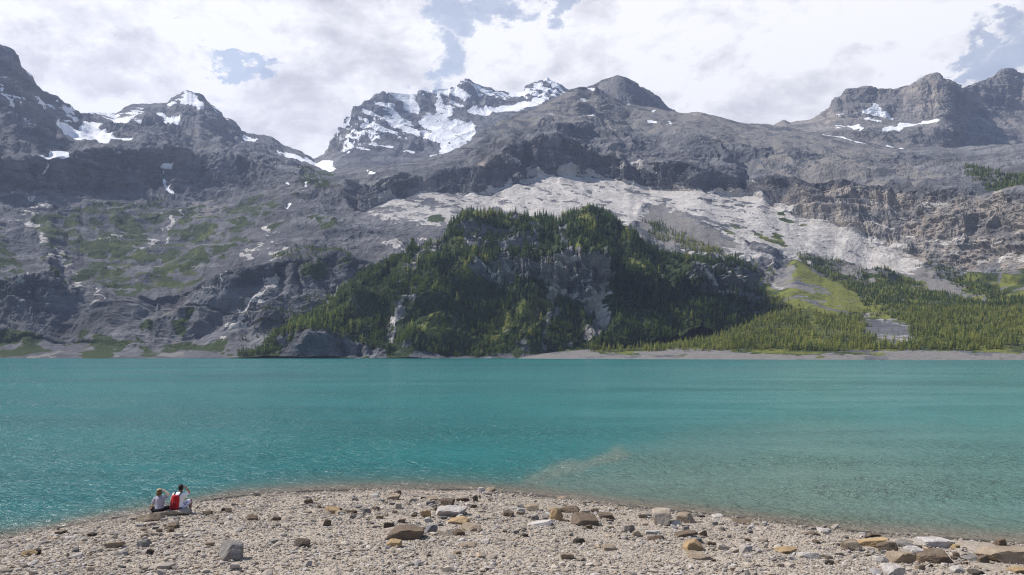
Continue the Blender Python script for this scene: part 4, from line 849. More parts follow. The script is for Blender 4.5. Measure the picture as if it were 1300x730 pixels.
R = [
 (193,662,26,13,'tan','tan rock the woman in the grey top sits on'), (223,655,29,12,'pale','long pale rock the man with the red backpack sits on'),
 (292,712,34,25,'grey','blocky pale topped boulder alone on the gravel below the two hikers'), (217,672,17,8,'brown','flat dark brown rock just below the seats of the two hikers'),
 (209,662,8,5,'white','small white stone wedged beneath the man with the red backpack'), (184,695,14,11,'grey','pointed grey stone between the hikers and the bottom edge, under the woman'),
 (146,696,19,10,'tan','triangular tan stone to the lower left of the woman hiker'), (157,706,13,7,'grey','light grey rounded stone just below the triangular tan stone'), (37,706,19,9,'ochre','yellow ochre stone low on the left end of the beach'), (48,704,8,8,'dark','dark stone touching the yellow ochre stone at the left end of the beach'),
 (190,704,9,7,'dark','small dark brown stone beside the pointed grey stone'), (320,661,13,8,'brown','brown stone lying right of the two hikers, the larger of two'), (263,655,11,7,'brown','brown stone just right of the man, nearer the water'), (76,679,12,6,'brown','flat brown stone near the left waterline'), (117,681,9,5,'dark','dark flat stone left of the hikers near the water'), (287,649,9,5,'dark','small dark stone by the waterline right of the man'),
 (383,695,22,11,'dark','isolated dark chocolate stone left of the leaning slab'), (350,661,14,7,'dark','dark oval stone midway between hikers and stone pile'), (422,653,17,10,'ochre','ochre brown stone at the left end of a row of small stones'), (415,668,10,9,'brown','squat brown stone below the row of small stones'), (447,652,11,6,'brown','low brown stone in the middle of the row of small stones'), (465,652,11,8,'grey','grey stone at the right end of the row of small stones'), (477,648,11,6,'brown','brown stone set apart right of the row of small stones'),
 (517,686,42,21,'brown','big leaning grey brown slab left of the stone pile'), (498,677,21,8,'pale','pale flat stone tucked behind the leaning slab'), (501,694,17,10,'ochre','orange ochre stone at the foot of the leaning slab'), (494,671,11,8,'dark','dark stone above the leaning slab'), (510,664,9,6,'brown','small brown stone behind the leaning slab'),
 (573,656,36,17,'white','large pale white boulder at the top of the stone pile'), (581,666,27,10,'ochre','dark ochre slab lying across the middle of the stone pile'), (598,674,27,11,'tan','tan block on the right of the stone pile'), (547,677,17,12,'blue','bluish grey jagged stone left of the stone pile'), (541,657,12,10,'ochre','orange stone left of the large white boulder'), (544,663,9,7,'white','small whitish stone under the orange stone'),
 (568,642,16,11,'brown','pyramid shaped brown stone above the large white boulder'), (567,680,24,10,'pale','pale wedge at the foot of the stone pile'), (582,680,14,9,'brown','brown block at the foot of the stone pile'), (587,637,15,6,'brown','long brown stone near the water above the stone pile'), (604,637,7,8,'dark','dark upright stone near the water above the stone pile'), (549,637,13,8,'tan','tan grey stone near the water, left of the pyramid stone'), (547,642,11,7,'grey','grey stone touching the tan grey stone near the water'),
 (500,635,15,8,'tan','tan stone close to the waterline above the leaning slab'), (505,628,8,6,'brown','brown stone at the waterline above the leaning slab'), (592,695,24,7,'tan','thin flat tan slab below the stone pile'), (611,626,9,8,'white','white stone standing at the waterline right of the stone pile'), (600,645,11,6,'dark','dark stone on the right shoulder of the stone pile'),
 (645,656,13,8,'brown','brown stone alone right of the stone pile'), (660,652,12,8,'white','white stone next to the lone brown stone'), (676,649,16,10,'tan','tan stone left of a broken brown ledge near the water'), (683,667,40,9,'white','long low whitish slab in the middle of the beach'), (706,661,16,16,'ochre','upright ochre stone beside the whitish slab'), (704,650,17,8,'tan','tan rounded stone above the upright ochre stone'), (727,651,26,10,'brown','broken brown ledge near the water'), (742,668,30,17,'brown','big dark brown boulder right of the whitish slab'), (742,655,14,9,'pale','pale stone on the broken brown ledge'), (769,659,18,9,'brown','smooth grey brown stone right of the big dark brown boulder'),
 (713,634,13,4,'tan','flat tan stone at the water edge'), (743,639,13,5,'pale','flat pale stone at the water edge'), (735,691,14,9,'dark','dark stone in the gravel below the big dark brown boulder'), (665,682,10,6,'dark','small dark stone below the whitish slab'), (720,710,16,9,'tan','half buried tan stone near the bottom edge'), (775,699,18,8,'tan','pale sandy stone below the smooth grey brown stone'),
 (840,667,22,22,'pale','tall pale tan boulder standing near the water'), (870,664,25,14,'tan','rounded tan brown boulder right of the tall pale boulder'), (857,667,13,8,'white','white stone between the two boulders near the water'), (799,677,13,12,'grey','pointed grey stone below the tall pale boulder'), (809,682,11,9,'tan','tan egg shaped stone beside the pointed grey stone'), (832,686,20,9,'brown','oval brown stone with a pale top neighbour'), (828,679,18,7,'white','white slab resting above the oval brown stone'), (869,682,21,9,'brown','dark brown flat rock below the rounded tan brown boulder'), (893,682,9,9,'brown','upright brown stone right of the dark flat rock'), (880,699,25,15,'ochre','pale yellow boulder sunk in the gravel'), (883,689,15,8,'blue','blue grey stone behind the pale yellow boulder'), (891,711,32,11,'tan','brown grassy looking tan hump below the pale yellow boulder'), (890,657,9,4,'dark','small black stone at the water edge'), (912,657,15,5,'white','flat white stone at the water edge'), (942,666,23,8,'brown','brown broken stones at the water edge'),
 (971,667,9,5,'white','white stone by the waterline left of the flat brown rock'), (1029,679,19,6,'brown','flat brown rock by the waterline'), (1045,676,15,7,'white','whitish slab leaning on the flat brown rock'), (997,703,27,10,'ochre','orange ochre slab in the gravel at right'), (1026,709,23,11,'white','white rough stone right of the orange ochre slab'), (1079,699,22,14,'tan','cubic tan boulder left of the stone cluster'), (1105,694,34,13,'ochre','yellowish pale slab at the back of the stone cluster'), (1125,700,26,13,'brown','dark brown broken block in the stone cluster'), (1108,682,20,7,'brown','brown stone behind the cluster at the water'), (1095,681,9,6,'white','small white stone behind the cluster at the water'),
 (1139,715,33,18,'tan','lichen spotted ochre boulder in front of the stone cluster'), (1161,712,21,18,'white','white angular boulder beside the ochre boulder'), (1187,716,42,20,'brown','long brown slab sloping right of the white angular boulder'), (1183,695,38,17,'white','rounded white boulder at the waterline of the stone cluster'), (1212,698,14,8,'ochre','ochre stone right of the rounded white boulder'), (1118,714,17,9,'white','white stone left of the ochre boulder'), (1133,732,24,16,'white','white grey boulder at the bottom edge of the beach'), (1150,695,26,10,'grey','grey rough block between the slab and the rounded white boulder'),
 (1246,699,46,12,'pale','long pale ledge at the right waterline'), (1270,694,15,11,'brown','brown knob on the end of the long pale ledge'), (1284,716,64,26,'tan','huge tan bedrock slab at the right edge'), (1248,718,15,13,'brown','brown stone left of the huge tan slab'), (1216,727,18,9,'white','white stone below the long brown slab'), (1264,726,42,10,'pale','pale shelf below the huge tan slab'), (1241,731,18,8,'dark','dark stone at the bottom edge under the pale shelf'), (1292,728,24,9,'ochre','ochre stone in the bottom right corner'), (1052,717,12,7,'dark','small dark stone left of the white grey boulder'), (1232,712,18,8,'grey','grey stone between the brown slab and the brown stone'),
]
for i, (a, b_, w, h, t, lb) in enumerate(R):
    nm = 'boulder' if w >= 20 and h >= 12 else 'stone' if w < 13 else 'rock'
    rock(a, b_, w, h, t, lb, nm, var=(i*5+3) % 14)
# loose middle sized stones
cnt = 0
while cnt < 190:
    a = random.uniform(-5, 1305); yb = random.uniform(626, 729)
    if random.random() < .62:
        c0 = random.choice([(575, 656, 40, 14), (735, 657, 50, 9), (1130, 702, 90, 12), (860, 672, 50, 13), (455, 652, 30, 5), (1240, 712, 40, 9), (560, 660, 60, 20), (210, 672, 25, 8)])
        a, yb = random.gauss(c0[0], c0[2]), random.gauss(c0[1], c0[3])
        if not (-5 < a < 1305 and 622 < yb < 730): continue
    edge = np.interp(a, [x for x, _ in SH], [y for _, y in SH])
    if yb < edge+3: continue
    if a < 900 and random.random() < .3: continue
    w = random.choice([5, 6, 6, 7, 8, 10]); X, Y, z = ground_at(a, yb)
    if any((X-hx)**2+(Y-hy)**2 < (hr+.12)**2 for hx, hy, hr in HOLD): continue
    t = random.choice(['pale', 'grey', 'tan', 'brown', 'white', 'grey', 'brown', 'pale'])
    rock(a, yb, w, w*random.uniform(.45, .75), t, 'small loose angular stone lying in the gravel of the near beach', 'stone', group='loose stones in the beach gravel')
    cnt += 1
# gravel: countless pebbles as one mass
r = np.random.default_rng(77)
def unit_pebble(s):
    V, Fc = rock_shape(300+s, 1, 8); return V, Fc
PB = [unit_pebble(s) for s in range(8)]
NP = 100000
qy = 449+ (740-449)*r.random(NP*2)**.55; qx = -30+1360*r.random(NP*2)
# spread by ground area
Y = 14+23*r.random(NP*2); X = (r.random(NP*2)-.5)*1.42*Y
d = shore_y(X)-Y
keep = (d > -2.2); X, Y = X[keep][:NP], Y[keep][:NP]
Z = ground_z(X, Y); n = len(X)
size = .0118*np.exp(np.abs(r.normal(size=n))*.62); big_ = r.random(n) < .03; size[big_] *= 1.7
patch = fbm(X/1.7, Y/1.7, 0*X+8, 3); size *= np.clip(1+patch*1.0, .6, 1.7)
tone = (np.array(list(TONES.values()))*.65+np.array([.37, .33, .285])*.35)[r.choice(8, n, p=[.32, .14, .17, .04, .12, .05, .13, .03])]*(.85+.3*r.random(n))[:, None]
wetf = sstep(.06, -.01, Z)[:, None]; tone = tone*(1-.35*wetf)
Vs, Fs, Cs = [], [], []; off = 0
kind = r.integers(8, size=n)
for s in range(8):
    k = np.nonzero(kind == s)[0]; bv, bf = PB[s]; m_ = len(k)
    a = r.random(m_)*6.283; ca, sa_ = np.cos(a)[:, None], np.sin(a)[:, None]
    sxx = (size[k]*(1.1+.8*r.random(m_)))[:, None]; syy = (size[k]*(.9+.5*r.random(m_)))[:, None]; szz = (size[k]*(.5+.6*r.random(m_)))[:, None]
    tl = r.normal(size=m_)[:, None]*.3
    x0, y0, z0 = bv[None, :, 0]*sxx*1.6, bv[None, :, 1]*syy*1.6, bv[None, :, 2]*szz*1.6
    z1 = z0+tl*x0
    P = np.stack([x0*ca-y0*sa_+X[k][:, None], x0*sa_+y0*ca+Y[k][:, None], z1+Z[k][:, None]+szz*.3], -1).reshape(-1, 3)
    Vs.append(P); Fs.append((bf[None]+(np.arange(m_)*len(bv))[:, None, None]).reshape(-1, 3)+off); Cs.append(np.repeat(tone[k], len(bv), 0)); off += len(P)
m, nt = new_mat('pebbles'); at = N(nt, 'ShaderNodeAttribute', attribute_name='stone_tone'); tc = N(nt, 'ShaderNodeTexCoord')
nn = noise_node(nt, tc.outputs['Object'], 25., 4, .6).outputs[0]
finish(nt, mixc(nt, mathn(nt, 'MULTIPLY', nn, .5), at.outputs['Color'], (.30, .26, .22)), .92, None, spec=.15)
me = mesh_np('gravel', np.concatenate(Vs), np.concatenate(Fs), m); attr_col(me, 'stone_tone', np.concatenate(Cs))
tag(link('gravel', me), 'countless small pale pebbles covering the beach', kind='stuff')

# ---------------------------------------------------------------- floating log far out on the lake
fy = EYE*F/(465.-449); fx = wx(618, fy)
bm = bmesh.new()
for j in range(9):
    t = j/8; rr = .13*(1-.35*t)*(1+.12*math.sin(j*2.3))
    for k in range(9):
        bm.verts.new((-.8+1.6*t, rr*math.cos(k*.698)+.06*math.sin(t*4), rr*math.sin(k*.698)+.04*math.sin(t*3)))
bm.verts.ensure_lookup_table()
for j in range(8):
    for k in range(9): bm.faces.new([bm.verts[j*9+k], bm.verts[j*9+(k+1) % 9], bm.verts[(j+1)*9+(k+1) % 9], bm.verts[(j+1)*9+k]])
bm.faces.new([bm.verts[k] for k in range(8, -1, -1)]); bm.faces.new([bm.verts[72+k] for k in range(9)])
for (q0, q1) in (((.1, 0, .08), (.22, .05, .5)), ((.4, 0, .05), (.62, -.1, .32))):
    a = [bm.verts.new((q0[0]+.04*math.cos(k*1.57), q0[1]+.04*math.sin(k*1.57), q0[2])) for k in range(4)]; b2 = [bm.verts.new((q1[0]+.015*math.cos(k*1.57), q1[1]+.015*math.sin(k*1.57), q1[2])) for k in range(4)]
    for k in range(4): bm.faces.new([a[k], a[(k+1) % 4], b2[(k+1) % 4], b2[k]])
    bm.faces.new(b2)
me = bpy.data.meshes.new('floating_log'); bm.to_mesh(me); bm.free(); me.materials.append(simple_mat('wet_wood', (.035, .03, .026), .6, .3, 8))
o = link('floating_log', me); o.location = (fx, fy, .03); o.rotation_euler = (0, 0, .15)
tag(o, 'tiny dark log floating far out on the turquoise lake', 'log')

# ---------------------------------------------------------------- people
def capsule(bm, p, q, r1, r2, n=14):
    p, q = Vector(p), Vector(q); ax = q-p; L = ax.length; ax = ax.normalized() if L > 1e-6 else Vector((0, 0, 1))
    u = ax.orthogonal().normalized(); v = ax.cross(u); rings = []
    prof = [(-r1*math.cos(a), r1*math.sin(a)) for a in (.35, .8, 1.2)]+[(0, r1), (L, r2)]+[(L+r2*math.cos(a), r2*math.sin(a)) for a in (1.2, .8, .35)]
    for (s, rr) in prof:
        rings.append([bm.verts.new(p+ax*s+u*(rr*math.cos(k*2*math.pi/n))+v*(rr*math.sin(k*2*math.pi/n))) for k in range(n)])
    for a, b in zip(rings[:-1], rings[1:]):
        for k in range(n): bm.faces.new([a[k], a[(k+1) % n], b[(k+1) % n], b[k]])
    bm.faces.new(rings[0][::-1]); bm.faces.new(rings[-1])
def ellipsoid(bm, c, rad, rot=(0, 0, 0)):
    M = Matrix.Translation(c) @ Euler(rot).to_matrix().to_4x4() @ Matrix.Diagonal((*rad, 1))
    bmesh.ops.create_uvsphere(bm, u_segments=20, v_segments=14, radius=1., matrix=M)
def fuse(name, bm, mat, parent, vox=.009, sm=3, label=None):
    me0 = bpy.data.meshes.new('tmp'); bm.to_mesh(me0); bm.free()
    t = bpy.data.objects.new('tmp', me0); COL.objects.link(t)
    md = t.modifiers.new('r', 'REMESH'); md.mode = 'VOXEL'; md.voxel_size = vox
    ms = t.modifiers.new('s', 'SMOOTH'); ms.iterations = sm; ms.factor = .5
    me = bpy.data.meshes.new_from_object(t.evaluated_get(bpy.context.evaluated_depsgraph_get()))
    me.name = name; bpy.data.objects.remove(t); bpy.data.meshes.remove(me0)
    me.materials.clear(); me.materials.append(mat)
    me.polygons.foreach_set('use_smooth', np.ones(len(me.polygons), bool))
    o = link(name, me, parent)
    if label: o['label'] = label
    return o
def hand(bm, wrist, d, palm_n, curl=.5, s=1.):
    """palm with four unequal fingers and a thumb from its side"""
    d = Vector(d).normalized(); nrm = Vector(palm_n); nrm = (nrm-d*nrm.dot(d)).normalized(); sd = d.cross(nrm)
    w = Vector(wrist)
    for k in range(4):
        a = w+d*.015*s+sd*(k-1.5)*.013*s; b = w+d*.085*s+sd*(k-1.5)*.020*s
        capsule(bm, a, b, .013*s, .011*s, 8)
        L = (.062, .072, .068, .052)[k]*s
        m1 = b+(d*math.cos(curl*.5)+nrm*math.sin(curl*.5))*L*.5+sd*(k-1.5)*.003
        m2 = m1+(d*math.cos(curl*1.3)+nrm*math.sin(curl*1.3))*L*.5
        capsule(bm, b, m1, .0095*s, .009*s, 8); capsule(bm, m1, m2, .009*s, .0075*s, 8)
    t0 = w+d*.03*s-sd*.02*s; t1 = t0+(d*.6-sd*.75+nrm*.3).normalized()*.045*s; t2 = t1+(d*.9-sd*.25+nrm*.35).normalized()*.035*s
    capsule(bm, t0, t1, .013*s, .011*s, 8); capsule(bm, t1, t2, .0105*s, .009*s, 8)
def head(bm, c, yaw=0., pitch=0.):
    R3 = Euler((pitch, 0, yaw)).to_matrix()
    P = lambda x, y, z: Vector(c)+R3 @ Vector((x, y, z))
    ellipsoid(bm, c, (.074, .092, .105), (pitch, 0, yaw)); ellipsoid(bm, P(0, .035, -.06), (.052, .058, .058), (pitch, 0, yaw))
    capsule(bm, P(0, .088, .012), P(0, .108, -.022), .010, .015, 8); capsule(bm, P(-.012, .096, -.03), P(.012, .096, -.03), .009, .009, 8)
    for s in (-1, 1):
        ellipsoid(bm, P(s*.076, -.005, -.01), (.012, .02, .032), (pitch, 0, yaw)); ellipsoid(bm, P(s*.03, .083, .012), (.014, .010, .009), (pitch, 0, yaw)); capsule(bm, P(s*.014, .09, .032), P(s*.05, .078, .034), .008, .007, 8)
    capsule(bm, P(-.022, .091, -.058), P(.022, .091, -.058), .009, .009, 8)
SKIN1 = simple_mat('fair_skin', (.55, .36, .27), .6, .08, 20); SKIN2 = simple_mat('shaded_skin', (.26, .14, .09), .6, .1, 20)  # second skin darkened in its colour to stand in for backlit shade
GREYTOP = simple_mat('grey_jersey', (.36, .34, .40), .9, .12, 25, bump=.004); BLACK = simple_mat('black_cloth', (.02, .02, .024), .9, .3, 25)
CREAM = simple_mat('cream_cloth', (.72, .62, .46), .9, .1, 25); WHITE = simple_mat('white_cotton', (.80, .79, .80), .9, .06, 25, bump=.004)
RED = simple_mat('red_nylon', (.42, .018, .02), .65, .25, 14, bump=.004); DRED = simple_mat('dark_red_nylon', (.20, .012, .016), .7, .25, 14)
BLUE = simple_mat('navy_cloth', (.045, .04, .11), .9, .3, 22); HAIR1 = simple_mat('brown_hair', (.13, .075, .035), .6, .5, 60, bump=.006); HAIR2 = simple_mat('black_hair', (.018, .014, .013), .6, .4, 60, bump=.006)
SHOE = simple_mat('white_shoe', (.72, .70, .68), .7, .08, 20); GREYSOLE = simple_mat('shoe_sole', (.2, .2, .2), .8, .1, 20)
BLOND = simple_mat('blond_hair', (.62, .47, .24), .6, .35, 60, bump=.006)
# patterned shorts: pale lavender with navy flecks
m, nt = new_mat('patterned_shorts'); tc = N(nt, 'ShaderNodeTexCoord'); vo = N(nt, 'ShaderNodeTexVoronoi'); vo.inputs['Scale'].default_value = 16.; nt.links.new(tc.outputs['Object'], vo.inputs['Vector'])
finish(nt, mixc(nt, mapr(nt, vo.outputs['Distance'], .28, .36), (.05, .05, .2), (.62, .62, .74)), .9); PATT = m

def person(name, px_, py_, yaw, label, seat_up):
    X, Y, z = ground_at(px_, py_)
    o = bpy.data.objects.new(name, None); COL.objects.link(o); o.location = (X, Y, z+seat_up); o.rotation_euler = (0, 0, yaw); o.empty_display_size = .2
    tag(o, label, 'person'); return o

# woman: grey top, right hand raised to her head, other hand resting on her knee
pw = person('person', 202.5, 655, math.radians(8), 'seated person in a grey top and black leggings with one hand raised to the head', .14)
pw.scale = (.9, .9, .86)
bm = bmesh.new()
capsule(bm, (0, 0, .10), (0, .02, .28), .150, .125); ellipsoid(bm, (0, -.02, .10), (.18, .15, .11))
capsule(bm, (0, .02, .28), (0, .03, .46), .125, .135); capsule(bm, (-.12, .03, .50), (.12, .03, .50), .075, .075); capsule(bm, (0, .03, .52), (0, .045, .66), .055, .05)
head(bm, (-.02, .05, .755), math.radians(10), math.radians(8))
# raised arm
capsule(bm, (.16, .03, .50), (.27, .10, .66), .052, .042); capsule(bm, (.27, .10, .66), (.07, .10, .845), .040, .028); hand(bm, (.07, .10, .845), (-.75, -.15, .25), (-.2, -.2, -1), .5)
# lowered arm
capsule(bm, (-.16, .03, .49), (-.25, .0, .28), .050, .040); capsule(bm, (-.25, .0, .28), (-.33, .13, .115), .038, .027); hand(bm, (-.33, .13, .12), (-.3, .6, -.25), (.0, -.2, -1), .6)
# legs
for s in (-1, 1):
    kx = -.34 if s < 0 else .20
    capsule(bm, (s*.10, .03, .09), (kx, .33 if s > 0 else .24, .10), .085, .062); capsule(bm, (kx, .33 if s > 0 else .24, .10), (kx*.8, .46, -.30), .058, .036); capsule(bm, (kx*.8, .45, -.33), (kx*.8, .60, -.36), .038, .030)
fuse('body', bm, SKIN1, pw)
bm = bmesh.new()
capsule(bm, (0, -.005, .09), (0, .02, .28), .172, .150); capsule(bm, (0, .02, .28), (0, .03, .46), .150, .158); capsule(bm, (-.13, .03, .50), (.13, .03, .50), .088, .088)
capsule(bm, (.15, .03, .50), (.225, .07, .60), .070, .062); capsule(bm, (-.16, .03, .50), (-.225, .01, .36), .068, .062)
fuse('grey_top', bm, GREYTOP, pw)
bm = bmesh.new(); capsule(bm, (.225, .07, .60), (.275, .10, .66), .060, .054); capsule(bm, (.275, .10, .66), (.10, .10, .82), .054, .040); fuse('cream_sleeve', bm, CREAM, pw)
bm = bmesh.new(); ellipsoid(bm, (0, -.02, .085), (.195, .165, .115))
for s in (-1, 1):
    kx = -.34 if s < 0 else .20
    capsule(bm, (s*.10, .02, .085), (kx, .33 if s > 0 else .24, .10), .098, .078); capsule(bm, (kx, .33 if s > 0 else .24, .10), (kx*.82, .44, -.22), .074, .052)
fuse('leggings', bm, BLACK, pw)
bm = bmesh.new(); ellipsoid(bm, (-.02, .025, .775), (.092, .100, .105)); ellipsoid(bm, (-.025, -.02, .705), (.088, .075, .085)); capsule(bm, (-.09, .0, .74), (-.085, .0, .65), .035, .025); capsule(bm, (.06, .0, .74), (.05, -.01, .66), .035, .025)
hr = fuse('hair', bm, HAIR1, pw, .009, 2)
bm = bmesh.new(); ellipsoid(bm, (-.025, .04, .825), (.082, .085, .062)); fuse('blond_crown_hair', bm, BLOND, hr)
for s in (-1, 1):
    bm = bmesh.new(); kx = (-.34 if s < 0 else .20)*.8; capsule(bm, (kx, .44, -.36), (kx, .60, -.375), .048, .042); sh = fuse('shoe', bm, SHOE, pw)

# man: white shirt, red backpack, hand shading the eyes
pm = person('person', 226, 653.5, math.radians(-6), 'seated person in a white shirt with a red backpack, hand raised to shade the eyes', .12)
bm = bmesh.new()
ellipsoid(bm, (0, -.02, .10), (.18, .15, .11)); capsule(bm, (0, 0, .10), (.01, .03, .32), .145, .135); capsule(bm, (.01, .03, .32), (.03, .05, .52), .135, .155); capsule(bm, (-.12, .05, .585), (.19, .05, .575), .082, .082); capsule(bm, (.035, .06, .60), (.06, .08, .74), .062, .058)
head(bm, (.075, .09, .84), math.radians(6), math.radians(6))
capsule(bm, (.215, .05, .575), (.335, .14, .665), .058, .046); capsule(bm, (.335, .14, .665), (.165, .20, .865), .043, .031); hand(bm, (.165, .20, .865), (-.85, .1, .15), (0, -.3, -1), .35)
capsule(bm, (-.165, .05, .575), (-.235, .0, .31), .056, .044); capsule(bm, (-.235, .0, .31), (-.27, -.03, .06), .042, .030); hand(bm, (-.27, -.03, .065), (-.1, -.15, -.5), (.0, -1, -.3), .8)
capsule(bm, (.11, .04, .09), (.30, .30, .34), .092, .066); capsule(bm, (.30, .30, .34), (.33, .22, -.06), .060, .040); capsule(bm, (.33, .20, -.09), (.38, .33, -.11), .042, .034)
capsule(bm, (-.10, .04, .09), (-.12, .44, .14), .090, .064); capsule(bm, (-.12, .44, .14), (-.12, .56, -.28), .060, .038); capsule(bm, (-.12, .55, -.31), (-.12, .70, -.34), .040, .032)
fuse('body', bm, SKIN2, pm)
bm = bmesh.new()
capsule(bm, (0, -.005, .13), (.01, .03, .32), .165, .158); capsule(bm, (.01, .03, .32), (.03, .05, .52), .158, .175); capsule(bm, (-.125, .05, .585), (.195, .05, .578), .096, .096); capsule(bm, (.20, .05, .575), (.285, .10, .63), .078, .068); capsule(bm, (-.165, .05, .575), (-.215, .02, .42), .075, .066)
fuse('white_shirt', bm, WHITE, pm)
bm = bmesh.new(); ellipsoid(bm, (0, -.02, .095), (.195, .165, .115)); capsule(bm, (-.10, .04, .09), (-.12, .38, .135), .106, .085); fuse('shorts', bm, BLUE, pm)
bm = bmesh.new(); capsule(bm, (.10, .03, .10), (.27, .26, .31), .108, .086); fuse('shorts_leg', bm, PATT, pm)
bm = bmesh.new(); ellipsoid(bm, (.072, .065, .865), (.087, .095, .098)); ellipsoid(bm, (.068, .035, .80), (.076, .062, .062)); fuse('hair', bm, HAIR2, pm, .009, 2)
for a, b_ in (((.33, .19, -.10), (.395, .36, -.125)), ((-.12, .54, -.34), (-.12, .71, -.365))):
    bm = bmesh.new(); capsule(bm, a, b_, .054, .044); s_ = fuse('shoe', bm, SHOE, pm)
    bm = bmesh.new(); capsule(bm, (a[0], a[1], a[2]-.035), (b_[0], b_[1], b_[2]-.03), .040, .036); fuse('sole', bm, GREYSOLE, s_)
# backpack
bp = bpy.data.objects.new('backpack', None); COL.objects.link(bp); bp.location = pm.location; bp.rotation_euler = pm.rotation_euler; bp.empty_display_size = .1
pm.scale = bp.scale = (.95, .95, .93)
tag(bp, 'red hiking backpack worn by the person in the white shirt', 'backpack')
bm = bmesh.new(); capsule(bm, (-.105, -.205, .17), (-.075, -.165, .50), .085, .078); capsule(bm, (.045, -.205, .17), (.065, -.165, .50), .085, .078); capsule(bm, (-.03, -.235, .18), (-.005, -.19, .50), .095, .085); fuse('pack_bag', bm, RED, bp)
bm = bmesh.new(); capsule(bm, (-.08, -.17, .555), (.07, -.17, .555), .062, .062); capsule(bm, (-.005, -.20, .545), (.0, -.20, .545), .08, .08); fuse('top_lid', bm, RED, bp)
bm = bmesh.new(); capsule(bm, (-.085, -.325, .16), (-.07, -.285, .36), .030, .026); capsule(bm, (.025, -.325, .16), (.035, -.285, .36), .030, .026); capsule(bm, (-.03, -.335, .17), (-.017, -.295, .36), .034, .028); fuse('front_pocket', bm, DRED, bp)
for s, x0, x1 in ((-1, -.095, -.10), (1, .085, .125)):
    bm = bmesh.new(); capsule(bm, (x0, -.13, .53), (x1, -.02, .672), .020, .020); capsule(bm, (x1, -.02, .672), (x1+.005, .10, .668), .020, .020); capsule(bm, (x1+.005, .10, .668), (x1, .20, .52), .020, .020); capsule(bm, (x1, .20, .52), (x0*1.6, .12, .28), .016, .014); fuse('shoulder_strap', bm, BLACK, bp)

# ---------------------------------------------------------------- haze
bm = bmesh.new(); bmesh.ops.create_cube(bm, size=1.)
me = bpy.data.meshes.new('haze'); bm.to_mesh(me); bm.free()
m, nt = new_mat('air'); pv = N(nt, 'ShaderNodeVolumePrincipled'); pv.inputs['Color'].default_value = (.56, .68, 1., 1)
HAZE_D = 7.2e-5
pv.inputs['Density'].default_value = HAZE_D; pv.inputs['Anisotropy'].default_value = .25
o = N(nt, 'ShaderNodeOutputMaterial'); nt.links.new(pv.outputs[0], o.inputs['Volume']); me.materials.append(m)
o = link('haze', me); o.scale = (17900, 9000, 1850); o.location = (0, 2100, 908)
tag(o, 'thin bluish mountain haze filling the valley', kind='stuff')

# ---------------------------------------------------------------- sky, sun, camera
w = bpy.data.worlds.new('World'); scene.world = w; w.use_nodes = True; nt = w.node_tree; nt.nodes.clear()
sky = N(nt, 'ShaderNodeTexSky', sky_type='NISHITA'); sky.sun_disc = False; sky.sun_elevation = SUN_EL; sky.sun_rotation = SUN_AZ; sky.altitude = 1600
sky.air_density = 1.; sky.dust_density = 1.5
bg1 = N(nt, 'ShaderNodeBackground'); nt.links.new(sky.outputs[0], bg1.inputs[0]); bg1.inputs[1].default_value = .11
tc = N(nt, 'ShaderNodeTexCoord'); vec = tc.outputs['Generated']
# clouds: puffs over the directions of the sky
sp = N(nt, 'ShaderNodeSeparateXYZ'); nt.links.new(vec, sp.inputs[0])
cm = N(nt, 'ShaderNodeMapping'); cm.inputs['Scale'].default_value = (1., 1., 1.7); cm.inputs['Rotation'].default_value = (0, math.radians(-14), 0); nt.links.new(vec, cm.inputs[0])
cv = cm.outputs[0]
n_a = noise_node(nt, cv, 3.2, 10, .6, .2).outputs[0]
n_b = noise_node(nt, cv, 9.5, 10, .62, .35).outputs[0]
n_w = noise_node(nt, cv, 11., 8, .65).outputs[1]
wv = N(nt, 'ShaderNodeVectorMath', operation='SUBTRACT'); nt.links.new(n_w, wv.inputs[0]); wv.inputs[1].default_value = (.5, .5, .5)
ws = N(nt, 'ShaderNodeVectorMath', operation='SCALE'); nt.links.new(wv.outputs[0], ws.inputs[0]); ws.inputs['Scale'].default_value = .20
dw = N(nt, 'ShaderNodeVectorMath', operation='ADD'); nt.links.new(vec, dw.inputs[0]); nt.links.new(ws.outputs[0], dw.inputs[1])
def blob(px_, py_, rx, ry, src=None):
    d = Vector(((px_-650)/F, 1., (449-py_)/F)).normalized()
    s = N(nt, 'ShaderNodeVectorMath', operation='SUBTRACT'); nt.links.new(src or dw.outputs[0], s.inputs[0]); s.inputs[1].default_value = d
    k = N(nt, 'ShaderNodeVectorMath', operation='MULTIPLY'); nt.links.new(s.outputs[0], k.inputs[0]); k.inputs[1].default_value = (F/rx, 3., F/ry)
    L = N(nt, 'ShaderNodeVectorMath', operation='LENGTH'); nt.links.new(k.outputs[0], L.inputs[0])
    return mapr(nt, L.outputs['Value'], .25, 1.15, 1., 0.)
def addall(lst):
    s = lst[0]
    for q in lst[1:]: s = mathn(nt, 'MAXIMUM', s, q)
    return s
holes = addall([blob(580, 10, 45, 50), blob(566, 78, 30, 42), blob(622, 25, 40, 30), blob(292, 68, 52, 15), blob(335, 86, 46, 12), blob(700, -5, 60, 22), blob(1292, 74, 45, 40), blob(1255, 96, 45, 18), blob(1250, 48, 50, 16)])
cov = mathn(nt, 'SUBTRACT', mathn(nt, 'ADD', mathn(nt, 'MULTIPLY', n_a, .9), mathn(nt, 'MULTIPLY', n_b, .35)), mathn(nt, 'MULTIPLY', holes, .62))
high = mapr(nt, sp.outputs[2], .45, .95, 0., .30)
cov = mathn(nt, 'SUBTRACT', cov, high)
cf = mathn(nt, 'MULTIPLY', mapr(nt, cov, .0, .46, .40, 1.), mathn(nt, 'MULTIPLY', mapr(nt, sp.outputs[1], .05, .6), mapr(nt, sp.outputs[2], .78, .45)))
